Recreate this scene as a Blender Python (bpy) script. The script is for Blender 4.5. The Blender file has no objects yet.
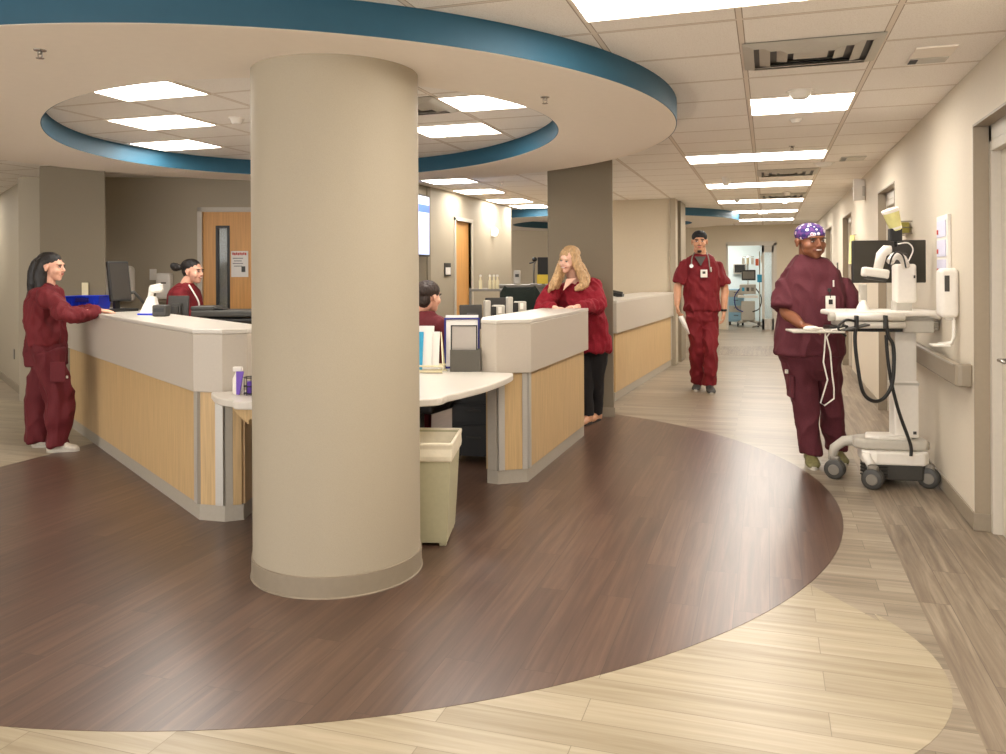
import bpy, bmesh, math, random
from math import pi, sin, cos, radians
from mathutils import Vector, Matrix, Euler, noise
import numpy as np
random.seed(7)
S = bpy.context.scene
COL = S.collection
# ------------------------------------------------------------------ camera
FPX, PCX, PCY, CAMH, ROLL = 820.0, 503.0, 272.0, 1.5, 0.0054
YAW = math.atan((768 - 503) / FPX)
cam_d = bpy.data.cameras.new('camera')
cam = bpy.data.objects.new('camera', cam_d)
COL.objects.link(cam)
S.camera = cam
cam_d.sensor_fit = 'HORIZONTAL'
cam_d.sensor_width = 36.0
cam_d.lens = FPX / 1006 * 36.0
cam_d.shift_y = (PCY - 377.0) / 1006.0
cam_d.clip_end = 200
cam.location = (0, 0, CAMH)
cam.rotation_euler = (Matrix.Rotation(YAW, 3, 'Z') @ Matrix.Rotation(pi / 2, 3, 'X') @ Matrix.Rotation(-ROLL, 3, 'Z')).to_euler()
# ------------------------------------------------------------------ world, exposure
W = bpy.data.worlds.new('world')
S.world = W
W.use_nodes = True
W.node_tree.nodes['Background'].inputs[0].default_value = (1.0, 0.965, 0.93, 1)
W.node_tree.nodes['Background'].inputs[1].default_value = 2.0
S.view_settings.view_transform = 'Standard'
S.view_settings.look = 'None'
S.view_settings.exposure = 0.93
S.view_settings.gamma = 1.0
S.view_settings.use_curve_mapping = False
PANEL = 12.5           # luminance of the ceiling panels
PANEL_COL = (1.0, 0.945, 0.87)
# ------------------------------------------------------------------ measuring helpers
Fv = Vector((-sin(YAW), cos(YAW), 0)); Rv = Vector((cos(YAW), sin(YAW), 0)); Cv = Vector((0, 0, CAMH))
def ray(u, v):
    dx, dy = u - PCX, v - PCY
    a = dx * cos(ROLL) - dy * sin(ROLL); b = dx * sin(ROLL) + dy * cos(ROLL)
    return Fv * FPX + Rv * a - Vector((0, 0, 1)) * b
def at(u, v, z=0.0):
    d = ray(u, v); return Cv + d * ((z - CAMH) / d.z)
def atd(u, v, dep):
    d = ray(u, v); return Cv + d * (dep / FPX)
def atx(u, v, x):
    d = ray(u, v); return Cv + d * (x / d.x)
def aty(u, v, y):
    d = ray(u, v); return Cv + d * (y / d.y)
# ------------------------------------------------------------------ materials
def lin(c):
    return tuple(((x / 255) / 12.92 if x / 255 <= 0.04045 else ((x / 255 + 0.055) / 1.055) ** 2.4) for x in c)
def base_mat(name):
    m = bpy.data.materials.new(name); m.use_nodes = True
    nt = m.node_tree
    return m, nt, nt.nodes['Principled BSDF']
def mat(name, rgb, rough=0.6, metal=0.0, var=0.05, scale=40.0, bump=0.0, stretch=None, trans=0.0, coat=0.0, emit=None):
    m, nt, p = base_mat(name)
    c = lin(rgb)
    tc = nt.nodes.new('ShaderNodeTexCoord')
    mp = nt.nodes.new('ShaderNodeMapping')
    if stretch: mp.inputs['Scale'].default_value = stretch
    nz = nt.nodes.new('ShaderNodeTexNoise'); nz.inputs['Scale'].default_value = scale; nz.inputs['Detail'].default_value = 4
    nt.links.new(tc.outputs['Object'], mp.inputs[0]); nt.links.new(mp.outputs[0], nz.inputs['Vector'])
    rp = nt.nodes.new('ShaderNodeValToRGB')
    rp.color_ramp.elements[0].position = 0.3; rp.color_ramp.elements[1].position = 0.7
    rp.color_ramp.elements[0].color = tuple(x * (1 - var) for x in c) + (1,)
    rp.color_ramp.elements[1].color = tuple(min(1, x * (1 + var)) for x in c) + (1,)
    nt.links.new(nz.outputs['Fac'], rp.inputs[0]); nt.links.new(rp.outputs[0], p.inputs['Base Color'])
    p.inputs['Roughness'].default_value = rough; p.inputs['Metallic'].default_value = metal
    if trans: p.inputs['Transmission Weight'].default_value = trans
    if coat: p.inputs['Coat Weight'].default_value = coat
    if bump:
        b = nt.nodes.new('ShaderNodeBump'); b.inputs['Strength'].default_value = bump; b.inputs['Distance'].default_value = 0.01
        nt.links.new(nz.outputs['Fac'], b.inputs['Height']); nt.links.new(b.outputs[0], p.inputs['Normal'])
    if emit:
        p.inputs['Emission Color'].default_value = emit[0] + (1,); p.inputs['Emission Strength'].default_value = emit[1]
    return m
def mixmath(nt, op, a, b=None, c=None):
    n = nt.nodes.new('ShaderNodeMath'); n.operation = op
    for i, x in enumerate((a, b, c)):
        if x is None: continue
        if isinstance(x, (int, float)): n.inputs[i].default_value = x
        else: nt.links.new(x, n.inputs[i])
    return n.outputs[0]
def plank_mat(name, cols, along='y', wid=0.18, length=1.2, rough=0.34, grain=0.5, spec=0.5, seed=0.0, streak=(1.6, 26.0), bump=0.12):
    """vinyl planks: per-plank tone, stretched grain, thin seams"""
    m, nt, p = base_mat(name)
    tc = nt.nodes.new('ShaderNodeTexCoord')
    mp = nt.nodes.new('ShaderNodeMapping')
    mp.inputs['Location'].default_value = (seed, seed * 1.7, 0)
    if along == 'y': mp.inputs['Rotation'].default_value = (0, 0, pi / 2)
    nt.links.new(tc.outputs['Object'], mp.inputs[0])
    br = nt.nodes.new('ShaderNodeTexBrick')
    br.inputs['Scale'].default_value = 1.0; br.inputs['Brick Width'].default_value = length; br.inputs['Row Height'].default_value = wid
    br.inputs['Mortar Size'].default_value = 0.0014; br.offset = 0.37; br.squash = 1.0
    br.inputs['Color1'].default_value = (0, 0, 0, 1); br.inputs['Color2'].default_value = (1, 1, 1, 1); br.inputs['Mortar'].default_value = (0.1, 0.1, 0.1, 1)
    nt.links.new(mp.outputs[0], br.inputs['Vector'])
    m2 = nt.nodes.new('ShaderNodeMapping'); m2.inputs['Scale'].default_value = (streak[0], streak[1], 1)
    nt.links.new(mp.outputs[0], m2.inputs[0])
    # shift grain per plank
    add = nt.nodes.new('ShaderNodeVectorMath'); add.operation = 'ADD'
    sc = nt.nodes.new('ShaderNodeVectorMath'); sc.operation = 'SCALE'; sc.inputs['Scale'].default_value = 37.0
    nt.links.new(br.outputs['Color'], sc.inputs[0]); nt.links.new(m2.outputs[0], add.inputs[0]); nt.links.new(sc.outputs[0], add.inputs[1])
    nz = nt.nodes.new('ShaderNodeTexNoise'); nz.inputs['Scale'].default_value = 1.0; nz.inputs['Detail'].default_value = 6; nz.inputs['Roughness'].default_value = 0.62
    nz.inputs['Distortion'].default_value = 0.6
    nt.links.new(add.outputs[0], nz.inputs['Vector'])
    f = mixmath(nt, 'MULTIPLY', nz.outputs['Fac'], grain * 1.6)
    g = mixmath(nt, 'MULTIPLY_ADD', br.outputs['Color'], 1 - grain, f)
    g = mixmath(nt, 'SUBTRACT', g, 0.3 * grain)
    rp = nt.nodes.new('ShaderNodeValToRGB')
    e = rp.color_ramp.elements
    e[0].position = 0.12; e[0].color = lin(cols[0]) + (1,)
    e[1].position = 0.88; e[1].color = lin(cols[-1]) + (1,)
    if len(cols) == 3:
        q = e.new(0.5); q.color = lin(cols[1]) + (1,)
    nt.links.new(g, rp.inputs[0])
    mx = nt.nodes.new('ShaderNodeMix'); mx.data_type = 'RGBA'
    nt.links.new(rp.outputs[0], mx.inputs[6]); mx.inputs[7].default_value = tuple(x * .55 for x in lin(cols[0])) + (1,)
    nt.links.new(mixmath(nt, 'MULTIPLY', br.outputs['Fac'], .6), mx.inputs[0])
    nt.links.new(mx.outputs[2], p.inputs['Base Color'])
    p.inputs['Roughness'].default_value = rough; p.inputs['Specular IOR Level'].default_value = spec
    b = nt.nodes.new('ShaderNodeBump'); b.inputs['Strength'].default_value = bump; b.inputs['Distance'].default_value = 0.004
    nt.links.new(nz.outputs['Fac'], b.inputs['Height']); nt.links.new(b.outputs[0], p.inputs['Normal'])
    return m
def tile_mat(name, ox, oy, tx, ty):
    """lay-in acoustic tiles on a T-bar grid"""
    m, nt, p = base_mat(name)
    tc = nt.nodes.new('ShaderNodeTexCoord')
    mp = nt.nodes.new('ShaderNodeMapping'); mp.inputs['Location'].default_value = (-ox + 60 * tx, -oy + 60 * ty, 0)
    nt.links.new(tc.outputs['Object'], mp.inputs[0])
    sp = nt.nodes.new('ShaderNodeSeparateXYZ'); nt.links.new(mp.outputs[0], sp.inputs[0])
    def line(o, t, w):
        fr = mixmath(nt, 'FRACT', mixmath(nt, 'DIVIDE', o, t))
        d = mixmath(nt, 'ABSOLUTE', mixmath(nt, 'SUBTRACT', fr, 0.5))
        return mixmath(nt, 'GREATER_THAN', d, 0.5 - w / t / 2)
    wide = mixmath(nt, 'MAXIMUM', line(sp.outputs[0], tx, 0.024), line(sp.outputs[1], ty, 0.02))
    edge = mixmath(nt, 'MAXIMUM', line(sp.outputs[0], tx, 0.034), line(sp.outputs[1], ty, 0.028))
    nz = nt.nodes.new('ShaderNodeTexNoise'); nz.inputs['Scale'].default_value = 170; nz.inputs['Detail'].default_value = 3
    nt.links.new(tc.outputs['Object'], nz.inputs['Vector'])
    rp = nt.nodes.new('ShaderNodeValToRGB')
    rp.color_ramp.elements[0].position = .35; rp.color_ramp.elements[0].color = lin((232, 224, 214)) + (1,)
    rp.color_ramp.elements[1].position = .5; rp.color_ramp.elements[1].color = lin((246, 240, 232)) + (1,)
    nt.links.new(nz.outputs['Fac'], rp.inputs[0])
    a = nt.nodes.new('ShaderNodeMix'); a.data_type = 'RGBA'
    nt.links.new(edge, a.inputs[0]); nt.links.new(rp.outputs[0], a.inputs[6]); a.inputs[7].default_value = lin((170, 152, 134)) + (1,)
    b = nt.nodes.new('ShaderNodeMix'); b.data_type = 'RGBA'
    nt.links.new(wide, b.inputs[0]); nt.links.new(a.outputs[2], b.inputs[6]); b.inputs[7].default_value = lin((226, 214, 200)) + (1,)
    nt.links.new(b.outputs[2], p.inputs['Base Color'])
    p.inputs['Roughness'].default_value = 0.85
    return m
M = {}
M['dark_floor'] = plank_mat('dark walnut planks', [(62, 43, 33), (86, 63, 50), (112, 86, 69)], 'y', .15, 1.25, rough=.33, grain=.8, spec=.8, streak=(1.3, 30))
M['cream_floor'] = plank_mat('cream maple planks', [(134, 119, 94), (164, 151, 126), (186, 173, 150)], 'x', .15, 1.25, rough=.36, grain=.7, seed=3.1, streak=(1.2, 26), bump=.05)
M['grey_floor'] = plank_mat('pale driftwood planks', [(100, 88, 74), (140, 127, 109), (168, 155, 136)], 'x', .15, 1.25, rough=.34, grain=.72, seed=5.3, streak=(1.2, 24), bump=.05)
M['border_floor'] = plank_mat('grey driftwood border planks', [(84, 72, 60), (125, 110, 93), (160, 146, 126)], 'y', .15, 1.2, rough=.38, grain=.85, seed=8.9, streak=(1.4, 26))
M['tile'] = tile_mat('acoustic ceiling tiles', -0.12, 5.77, 0.68, 0.61)
M['tile_in'] = tile_mat('acoustic ceiling tiles over the station', -3.41, 4.455, 0.66, 0.475)
M['wall'] = mat('warm beige wall paint', (208, 197, 178), .75, scale=60, var=.02)
M['wall_far'] = mat('light beige wall paint', (205, 192, 168), .75, scale=60, var=.02)
M['taupe'] = mat('taupe wall covering', (132, 121, 102), .75, scale=260, var=.06, bump=.1)
M['column'] = mat('sand wall covering', (168, 157, 137), .7, scale=260, var=.04, bump=.1)
M['soffit'] = mat('cream soffit paint', (244, 234, 220), .8, scale=20, var=.01)
M['blue'] = mat('teal blue paint', (30, 80, 102), .6, scale=20, var=.03)
M['base'] = mat('grey rubber baseboard', (142, 130, 112), .5, scale=30, var=.03)
M['frame'] = mat('taupe door frame paint', (150, 136, 116), .5, var=.02)
M['frame_light'] = mat('light grey door frame paint', (196, 188, 174), .45, var=.02)
M['door_wood'] = mat('honey maple door veneer', (214, 158, 90), .45, stretch=(30, 30, 1.2), scale=1.6, var=.10)
M['wood'] = mat('maple laminate', (196, 165, 118), .45, stretch=(60, 60, 2.2), scale=1.5, var=.13)
M['white_lam'] = mat('white solid surface', (206, 199, 188), .32, scale=15, var=.01)
M['fascia'] = mat('off white solid surface fascia', (190, 180, 166), .4, scale=90, var=.02)
M['alu'] = mat('brushed aluminium trim', (190, 186, 178), .4, metal=.35, stretch=(1, 1, 20), scale=30, var=.05)
M['kick'] = mat('grey laminate kick', (168, 160, 146), .5, scale=40, var=.03)
M['black'] = mat('black plastic', (26, 25, 24), .42, var=.08)
M['dgrey'] = mat('dark grey plastic', (62, 60, 56), .45, var=.06)
M['mgrey'] = mat('mid grey plastic', (122, 116, 106), .45, var=.04)
M['lgrey'] = mat('light grey plastic', (186, 180, 168), .42, var=.03)
M['white'] = mat('white plastic', (232, 226, 216), .38, var=.02)
M['chrome'] = mat('steel', (190, 186, 180), .25, metal=.9, var=.03)
M['rubber'] = mat('black rubber', (30, 29, 27), .6, var=.1)
M['screen_dark'] = mat('dark switched-off screen', (30, 28, 24), .22, var=.02)
M['blue_plastic'] = mat('bright blue plastic', (18, 60, 214), .35, var=.05)
M['navy'] = mat('navy plastic', (36, 38, 120), .4, var=.05)
M['purple'] = mat('purple plastic', (104, 62, 176), .4, var=.06)
M['paper'] = mat('white paper', (236, 232, 226), .8, var=.01)
M['cyan'] = mat('cyan paper', (54, 160, 200), .7, var=.03)
M['yellow'] = mat('yellow paper', (232, 200, 70), .7, var=.03)
M['cream_plastic'] = mat('cream plastic', (226, 214, 176), .4, var=.03)
M['bin'] = mat('khaki green bin plastic', (178, 172, 140), .5, var=.03)
M['bag'] = mat('cloudy white bin liner', (226, 216, 192), .45, scale=18, var=.06, bump=.25)
M['mesh_metal'] = mat('dark charcoal powder coat', (92, 88, 80), .6, scale=200, var=.12)
M['diffuser'] = mat('ceiling panel diffuser', (255, 250, 240), .5, var=.0, emit=(PANEL_COL, PANEL))
M['jacket'] = mat('dark green black fleece', (24, 34, 26), .9, scale=60, var=.25, bump=.3)
# ------------------------------------------------------------------ mesh builder
class MB:
    def __init__(s): s.v = []; s.f = []
    def add(s, vs, fs):
        n = len(s.v); s.v += [Vector(p) for p in vs]; s.f += [tuple(i + n for i in f) for f in fs]; return s
    def box(s, c, d, rot=None):
        x, y, z = d[0] / 2, d[1] / 2, d[2] / 2
        vs = [Vector((i * x, j * y, k * z)) for k in (-1, 1) for j in (-1, 1) for i in (-1, 1)]
        if rot is not None:
            R = rot if isinstance(rot, Matrix) else Euler(rot).to_matrix()
            vs = [R @ p for p in vs]
        vs = [p + Vector(c) for p in vs]
        return s.add(vs, [(0, 2, 3, 1), (4, 5, 7, 6), (0, 1, 5, 4), (2, 6, 7, 3), (0, 4, 6, 2), (1, 3, 7, 5)])
    def span(s, a, b):
        return s.box([(a[i] + b[i]) / 2 for i in range(3)], [abs(b[i] - a[i]) for i in range(3)])
    def prism(s, poly, z0, z1):
        n = len(poly)
        ar = sum(poly[i][0] * poly[(i + 1) % n][1] - poly[(i + 1) % n][0] * poly[i][1] for i in range(n))
        if ar < 0: poly = list(reversed(poly))
        vs = [(p[0], p[1], z0) for p in poly] + [(p[0], p[1], z1) for p in poly]
        fs = [tuple(reversed(range(n))), tuple(range(n, 2 * n))] + [(i, (i + 1) % n, n + (i + 1) % n, n + i) for i in range(n)]
        return s.add(vs, fs)
    def extr(s, pts, vec):
        """planar outline pushed along vec"""
        n = len(pts); v = Vector(vec)
        a = [Vector(p) for p in pts]
        nrm = Vector((0, 0, 0))
        for i in range(n): nrm += (a[i] - a[0]).cross(a[(i + 1) % n] - a[0])
        if nrm.dot(v) < 0: a.reverse()
        vs = a + [p + v for p in a]
        return s.add(vs, [tuple(reversed(range(n))), tuple(range(n, 2 * n))] + [(i, (i + 1) % n, n + (i + 1) % n, n + i) for i in range(n)])
    def ring(s, inner, outer, z0, z1):
        """closed strip between two outlines with equal point counts, both CCW"""
        n = len(inner)
        vs = [(p[0], p[1], z0) for p in inner] + [(p[0], p[1], z0) for p in outer] + [(p[0], p[1], z1) for p in inner] + [(p[0], p[1], z1) for p in outer]
        fs = []
        for i in range(n):
            j = (i + 1) % n
            fs += [(i, j, n + j, n + i), (2 * n + i, 3 * n + i, 3 * n + j, 2 * n + j), (i, 2 * n + i, 2 * n + j, j), (n + i, n + j, 3 * n + j, 3 * n + i)]
        return s.add(vs, fs)
    def lathe(s, c, prof, seg=28, axis='z', rot=None, arc=None):
        c = Vector(c); vs = []; fs = []
        n = len(prof)
        for k in range(seg):
            t = 2 * pi * k / seg
            for r, h in prof:
                p = Vector((r * cos(t), r * sin(t), h))
                if axis == 'x': p = Vector((p.z, p.x, p.y))
                if axis == 'y': p = Vector((p.x, p.z, p.y)) if False else Vector((p.y, p.z, p.x))
                if rot is not None: p = rot @ p
                vs.append(p + c)
        for k in range(seg):
            k2 = (k + 1) % seg
            for i in range(n - 1):
                fs.append((k * n + i, k2 * n + i, k2 * n + i + 1, k * n + i + 1))
        if prof[0][0] > 1e-5: fs.append(tuple(k * n for k in reversed(range(seg))))
        if prof[-1][0] > 1e-5: fs.append(tuple(k * n + n - 1 for k in range(seg)))
        return s.add(vs, fs)
    def tube(s, path, r, seg=8, ry=None):
        """round tube along a path; r a number or one per point"""
        P = [Vector(p) for p in path]; n = len(P)
        rr = r if isinstance(r, (list, tuple)) else [r] * n
        vs = []; fs = []; up = None
        for i in range(n):
            t = (P[min(i + 1, n - 1)] - P[max(i - 1, 0)]).normalized()
            if up is None:
                up = Vector((0, 0, 1)) if abs(t.z) < .9 else Vector((1, 0, 0))
            a = (up - t * up.dot(t)).normalized(); up = a; b = t.cross(a)
            for k in range(seg):
                q = 2 * pi * k / seg
                vs.append(P[i] + a * (rr[i] * cos(q)) + b * (rr[i] * (ry or 1) * sin(q)))
        for i in range(n - 1):
            for k in range(seg):
                k2 = (k + 1) % seg
                fs.append((i * seg + k, i * seg + k2, (i + 1) * seg + k2, (i + 1) * seg + k))
        fs.append(tuple(reversed(range(seg)))); fs.append(tuple((n - 1) * seg + k for k in range(seg)))
        return s.add(vs, fs)
    def ell(s, c, r, rot=None, seg=16, rings=10):
        """ellipsoid"""
        vs = []; fs = []
        R = None if rot is None else (rot if isinstance(rot, Matrix) else Euler(rot).to_matrix())
        c = Vector(c)
        def put(p):
            p = Vector((p[0] * r[0], p[1] * r[1], p[2] * r[2]))
            if R is not None: p = R @ p
            vs.append(p + c)
        put((0, 0, -1))
        for i in range(1, rings):
            f = -pi / 2 + pi * i / rings
            for k in range(seg):
                put((cos(f) * cos(2 * pi * k / seg), cos(f) * sin(2 * pi * k / seg), sin(f)))
        put((0, 0, 1))
        for k in range(seg):
            k2 = (k + 1) % seg
            fs.append((0, 1 + k2, 1 + k))
            for i in range(rings - 2):
                a = 1 + i * seg; b = a + seg
                fs.append((a + k, a + k2, b + k2, b + k))
            a = 1 + (rings - 2) * seg
            fs.append((a + k, a + k2, len(vs) - 1))
        return s.add(vs, fs)
    def build(s, name, m, parent=None, world=False, bevel=0, smooth=None, seg=2):
        me = bpy.data.meshes.new(name)
        off = parent.location if (world and parent is not None) else Vector((0, 0, 0))
        me.from_pydata([tuple(p - off) for p in s.v], [], s.f)
        me.update()
        o = bpy.data.objects.new(name, me)
        COL.objects.link(o)
        me.materials.append(M[m] if isinstance(m, str) else m)
        if parent is not None: o.parent = parent
        if bevel:
            b = o.modifiers.new('bevel', 'BEVEL'); b.width = bevel; b.segments = seg; b.limit_method = 'ANGLE'; b.angle_limit = radians(40)
            b.harden_normals = False
        if smooth:
            for p in me.polygons: p.use_smooth = True
            if smooth is not True:
                me.set_sharp_from_angle(angle=radians(smooth))
        return o
def thing(name, label, cat, loc=(0, 0, 0), rz=0, group=None):
    o = bpy.data.objects.new(name, None); COL.objects.link(o)
    o.empty_display_size = .1
    o.location = loc; o.rotation_euler = (0, 0, rz); o['label'] = label; o['category'] = cat
    if group: o['group'] = group
    return o
def tag(o, label, cat, group=None):
    o['label'] = label; o['category'] = cat
    if group: o['group'] = group
    return o
def struct(o, label=None):
    o['kind'] = 'structure'
    if label: o['label'] = label
    return o
def dup(root, loc=None, rz=None, label=None, group=None):
    r = root.copy(); COL.objects.link(r)
    if loc is not None: r.location = loc
    if rz is not None: r.rotation_euler = (0, 0, rz)
    if label: r['label'] = label
    if group: r['group'] = group
    for ch in list(root.children):
        c = ch.copy(); COL.objects.link(c); c.parent = r
        for g in list(ch.children):
            d = g.copy(); COL.objects.link(d); d.parent = c
    return r
# ================================================================== THE SETTING
CEIL, SOF = 2.66, 2.51
XR = 1.13
def circ(cx, cy, r, n=96, a0=0, a1=2 * pi, h2=(0, 0)):
    k = n if abs(a1 - a0) > 6.28 else n + 1
    out = []
    for i in range(k):
        t = a0 + (a1 - a0) * i / n
        rr = r + h2[0] * cos(2 * t) + h2[1] * sin(2 * t)
        out.append((cx + rr * cos(t), cy + rr * sin(t)))
    return out
# --- floor: base slab and inlaid fields, each a thin layer above the last
struct(MB().span((-14, -3, -.06), (0.64, 24, 0)).build('floor', 'grey_floor'))
struct(MB().span((0.64, -3, -.06), (3.2, 24, 0.0)).build('floor', 'border_floor'))
def clip_left(poly, x):
    out = []
    n = len(poly)
    for i in range(n):
        a, b = poly[i], poly[(i + 1) % n]
        if a[0] >= x: out.append(a)
        if (a[0] >= x) != (b[0] >= x):
            t = (x - a[0]) / (b[0] - a[0]); out.append((x, a[1] + t * (b[1] - a[1])))
    return out
cream = [(0.02, 4.75), (.20, 4.45)] + circ(-.26, 3.36, .88, 24, radians(28), radians(-62)) + [(-.2, 2.15), (-6, 1.4), (-9.5, 3), (-9.5, 9), (-5.2, 9), (-4, 6)]
cream = [tuple(at(812, 586)[:2]), tuple(at(845, 603)[:2]), tuple(at(880, 622)[:2])] + circ(-.26, 3.36, .88, 20, radians(38), radians(-50)) + [(-.3, 2.35), (-1.2, 1.5), (-6, .5), (-9, 2.0), (-9, 7.5), (-6, 7.5), (-4, 6)]
struct(MB().prism(cream, .0004, .0015).build('floor', 'cream_floor'))
dark = circ(-3.0, 5.45, 3.424, 160)
struct(MB().prism(clip_left(dark, -5.7), .0006, .003).build('floor', 'dark_floor'))
# darker arc in the corridor far off
far_arc = circ(.3, 20.5, 7.0, 40, radians(200), radians(340))
arc2 = [p for p in far_arc if -1.4 < p[0] < .64]
struct(MB().prism([(-1.4, 16.6)] + [(x, y - .2) for x, y in circ(-.2, 18.5, 3.2, 20, radians(215), radians(285))] + [(.64, 15.4), (.64, 17.4)], .0004, .0015).build('floor', M['border_floor']))
# --- walls
def wall_seg(name, p, q, z0, z1, m, th=.1, side=1):
    p, q = Vector(p), Vector(q); d = (q - p).normalized(); n = Vector((-d.y, d.x)) * side * th
    return MB().prism([tuple(p), tuple(q), tuple(q + n), tuple(p + n)], z0, z1).build(name, m)
# right wall with its doorways (each a taupe lined recess)
DOORS = [(3.9, 5.33), (8.42, 9.62), (12.6, 14.0), (16.4, 17.9)]
DT = 2.33
mb = MB(); y = -3
for a, b in DOORS:
    mb.span((XR, y, 0), (XR + .12, a, CEIL)); mb.span((XR, a, DT), (XR + .12, b, CEIL)); y = b
mb.span((XR, y, 0), (XR + .12, 21.9, CEIL))
struct(mb.build('wall_right', 'wall'))
for i, (a, b) in enumerate(DOORS):
    X2 = XR + .075
    mb = MB()
    # taupe lining standing in the opening
    mb.span((XR - .004, b - .012, 0), (X2, b + .002, DT)); mb.span((XR - .004, a - .002, 0), (X2, a + .012, DT)); mb.span((XR - .004, a, DT - .012), (X2, b, DT + .002))
    struct(mb.build('trim_%d' % (i + 1), 'frame')); mb = MB()
    mb.span((X2 + .001, a - .004, 0), (X2 + .05, a + .06, DT)); mb.span((X2 + .001, b - .06, 0), (X2 + .05, b + .004, DT)); mb.span((X2 + .001, a, DT - .1), (X2 + .05, b, DT))
    struct(mb.build('trim_%d' % (i + 21), 'frame_light'))
    # light frame and a door standing shut in it
    d = MB(); d.span((X2 + .05, a + .06, 0), (X2 + .075, b - .06, DT - .1)).build
    dd = struct(d.build('door_%d' % (i + 1), 'wall_far' if i else 'frame_light'))
    if i < 2:
        MB().span((X2 - .0, a + .06, DT - .16), (X2 + .05, b - .06, DT - .1)).build('door_closer', 'frame_light', dd, bevel=.006)
        MB().tube([(X2 + .05, b - .2, 1.0), (X2 + .0, b - .2, 1.0), (X2 + .0, b - .32, 1.0)], .01).build('door_handle', 'chrome', dd, smooth=True)
    # far wall behind
# baseboard along the right wall
mb = MB(); y = -3
for a, b in DOORS:
    mb.span((XR - .012, y, 0), (XR, a, .1)); y = b
mb.span((XR - .012, y, 0), (XR, 21.8, .1))
for a, b in DOORS: mb.span((XR - .014, b - .022, 0), (XR + .118, b - .012, .1))
struct(mb.build('baseboard_right', 'base', bevel=.004))
# end wall with the glazed bay beyond
YE = 21.8
e0, e1 = aty(727, 300, YE).x, aty(776, 300, YE).x
mb = MB().span((-9, YE, 0), (e0, YE + .12, CEIL)).span((e1, YE, 0), (3, YE + .12, CEIL)).span((e0, YE, 2.2), (e1, YE + .12, CEIL))
struct(mb.build('wall_back', 'wall_far'))
mb = MB().span((e0 - .02, YE - .02, 2.14), (e1 + .02, YE + .1, 2.24)).span((e0 - .02, YE - .02, 0), (e0 + .03, YE + .1, 2.2)).span((e1 - .05, YE - .02, 0), (e1 + .02, YE + .1, 2.2))
struct(mb.build('trim_5', 'frame_light'))
# sliding leaf of the bay
s0 = aty(762, 300, YE).x
dl = struct(MB().span((s0, YE + .0, 0), (s0 + .06, YE + .05, 2.14)).span((e1 - .1, YE, 0), (e1 - .05, YE + .05, 2.14)).span((s0, YE, 0), (e1 - .05, YE + .05, .28)).span((s0, YE, 1.96), (e1 - .05, YE + .05, 2.14)).build('door_5', 'lgrey', bevel=.004))
M['glass'] = mat('door glass', (225, 232, 230), .08, var=0, trans=.85)
MB().span((s0 + .05, YE + .02, .26), (e1 - .09, YE + .03, 1.98)).build('glass_pane', 'glass', dl)
M['bay'] = mat('pale blue bay wall paint', (226, 238, 240), .6, var=.02)
struct(MB().span((e0 - 1.5, YE + 3.4, 0), (e1 + 1.5, YE + 3.5, CEIL)).span((e0 - 1.5, YE + .12, 0), (e0 - 1.4, YE + 3.4, CEIL)).span((e1 + 1.4, YE + .12, 0), (e1 + 1.5, YE + 3.4, CEIL)).build('wall_bay', 'bay'))
struct(MB().span((e0 - 1.5, YE + .1, CEIL), (e1 + 1.5, YE + 3.5, CEIL + .05)).build('ceiling', 'soffit'))
struct(MB().span((e0 - 1.5, 24, -.05), (e1 + 1.5, YE + 3.5, .0)).build('floor', 'grey_floor'))
# wall behind the far counter, with its taupe return
wcx = at(671, 365).x; wcy = at(671, 365).y
struct(MB().span((aty(552, 300, wcy).x, wcy + .02, 0), (wcx - .0, wcy + .16, CEIL)).build('wall_middle', 'wall_far'))
struct(MB().span((-12.7, -3, 0), (-12.6, 10.5, CEIL)).build('wall_unseen_west', 'column'))  # unseen wall added to keep world light off the left hallway
struct(MB().span((wcx, wcy - .05, 0), (wcx + .09, wcy + .25, CEIL)).build('trim_6', 'column', bevel=.01))
struct(MB().span((wcx - .25, wcy + .5, 0), (wcx + .12, wcy + 1.25, CEIL)).build('trim_7', 'taupe', bevel=.01))
# left wing: hallway wall, station back wall with door, television wall
LWa, LWb = Vector((-12.6, 10.45)), Vector((-8.40, 7.56))
struct(wall_seg('wall_left', LWa, LWb, 0, CEIL, 'column', .1, 1))
struct(wall_seg('baseboard_left', LWa, LWb, 0, .1, 'base', .012, -1))
DWa = Vector((-8.47, 7.5, 0)); DWb = atd(330, 300, 10.0)
da, db = Vector((DWa.x, DWa.y)), Vector((DWb.x, DWb.y))
dirw = (db - da).normalized(); nw = Vector((-dirw.y, dirw.x))
def onw(u, off=0):      # point on the door wall in the direction of image column u
    r = ray(u, 300); d2 = Vector((r.x, r.y)); t = (da - Vector((0, 0))).dot(nw) / d2.dot(nw); return d2 * t + nw * off
k0, k1 = onw(198), onw(276)
DH = 2.30
mb = MB()
def seg2(mb, p, q, z0, z1, th=.12, off=0.0):
    n = nw * th; o = nw * off
    mb.prism([tuple(p + o), tuple(q + o), tuple(q + n + o), tuple(p + n + o)], z0, z1)
seg2(mb, da, k0, 0, CEIL); seg2(mb, k1, db, 0, CEIL); seg2(mb, k0, k1, DH, CEIL)
struct(mb.build('wall_station', 'column'))
mb = MB()
seg2(mb, k0 - dirw * .0, k0 + dirw * .055, 0, DH, .15, -.02); seg2(mb, k1 - dirw * .055, k1, 0, DH, .15, -.02); seg2(mb, k0, k1, DH - .055, DH, .15, -.02)
struct(mb.build('trim_8', 'frame_light'))
d0 = k0 + dirw * .055; d1 = k1 - dirw * .055
g0, g1 = onw(215.5), onw(229.5)
mb = MB()
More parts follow.
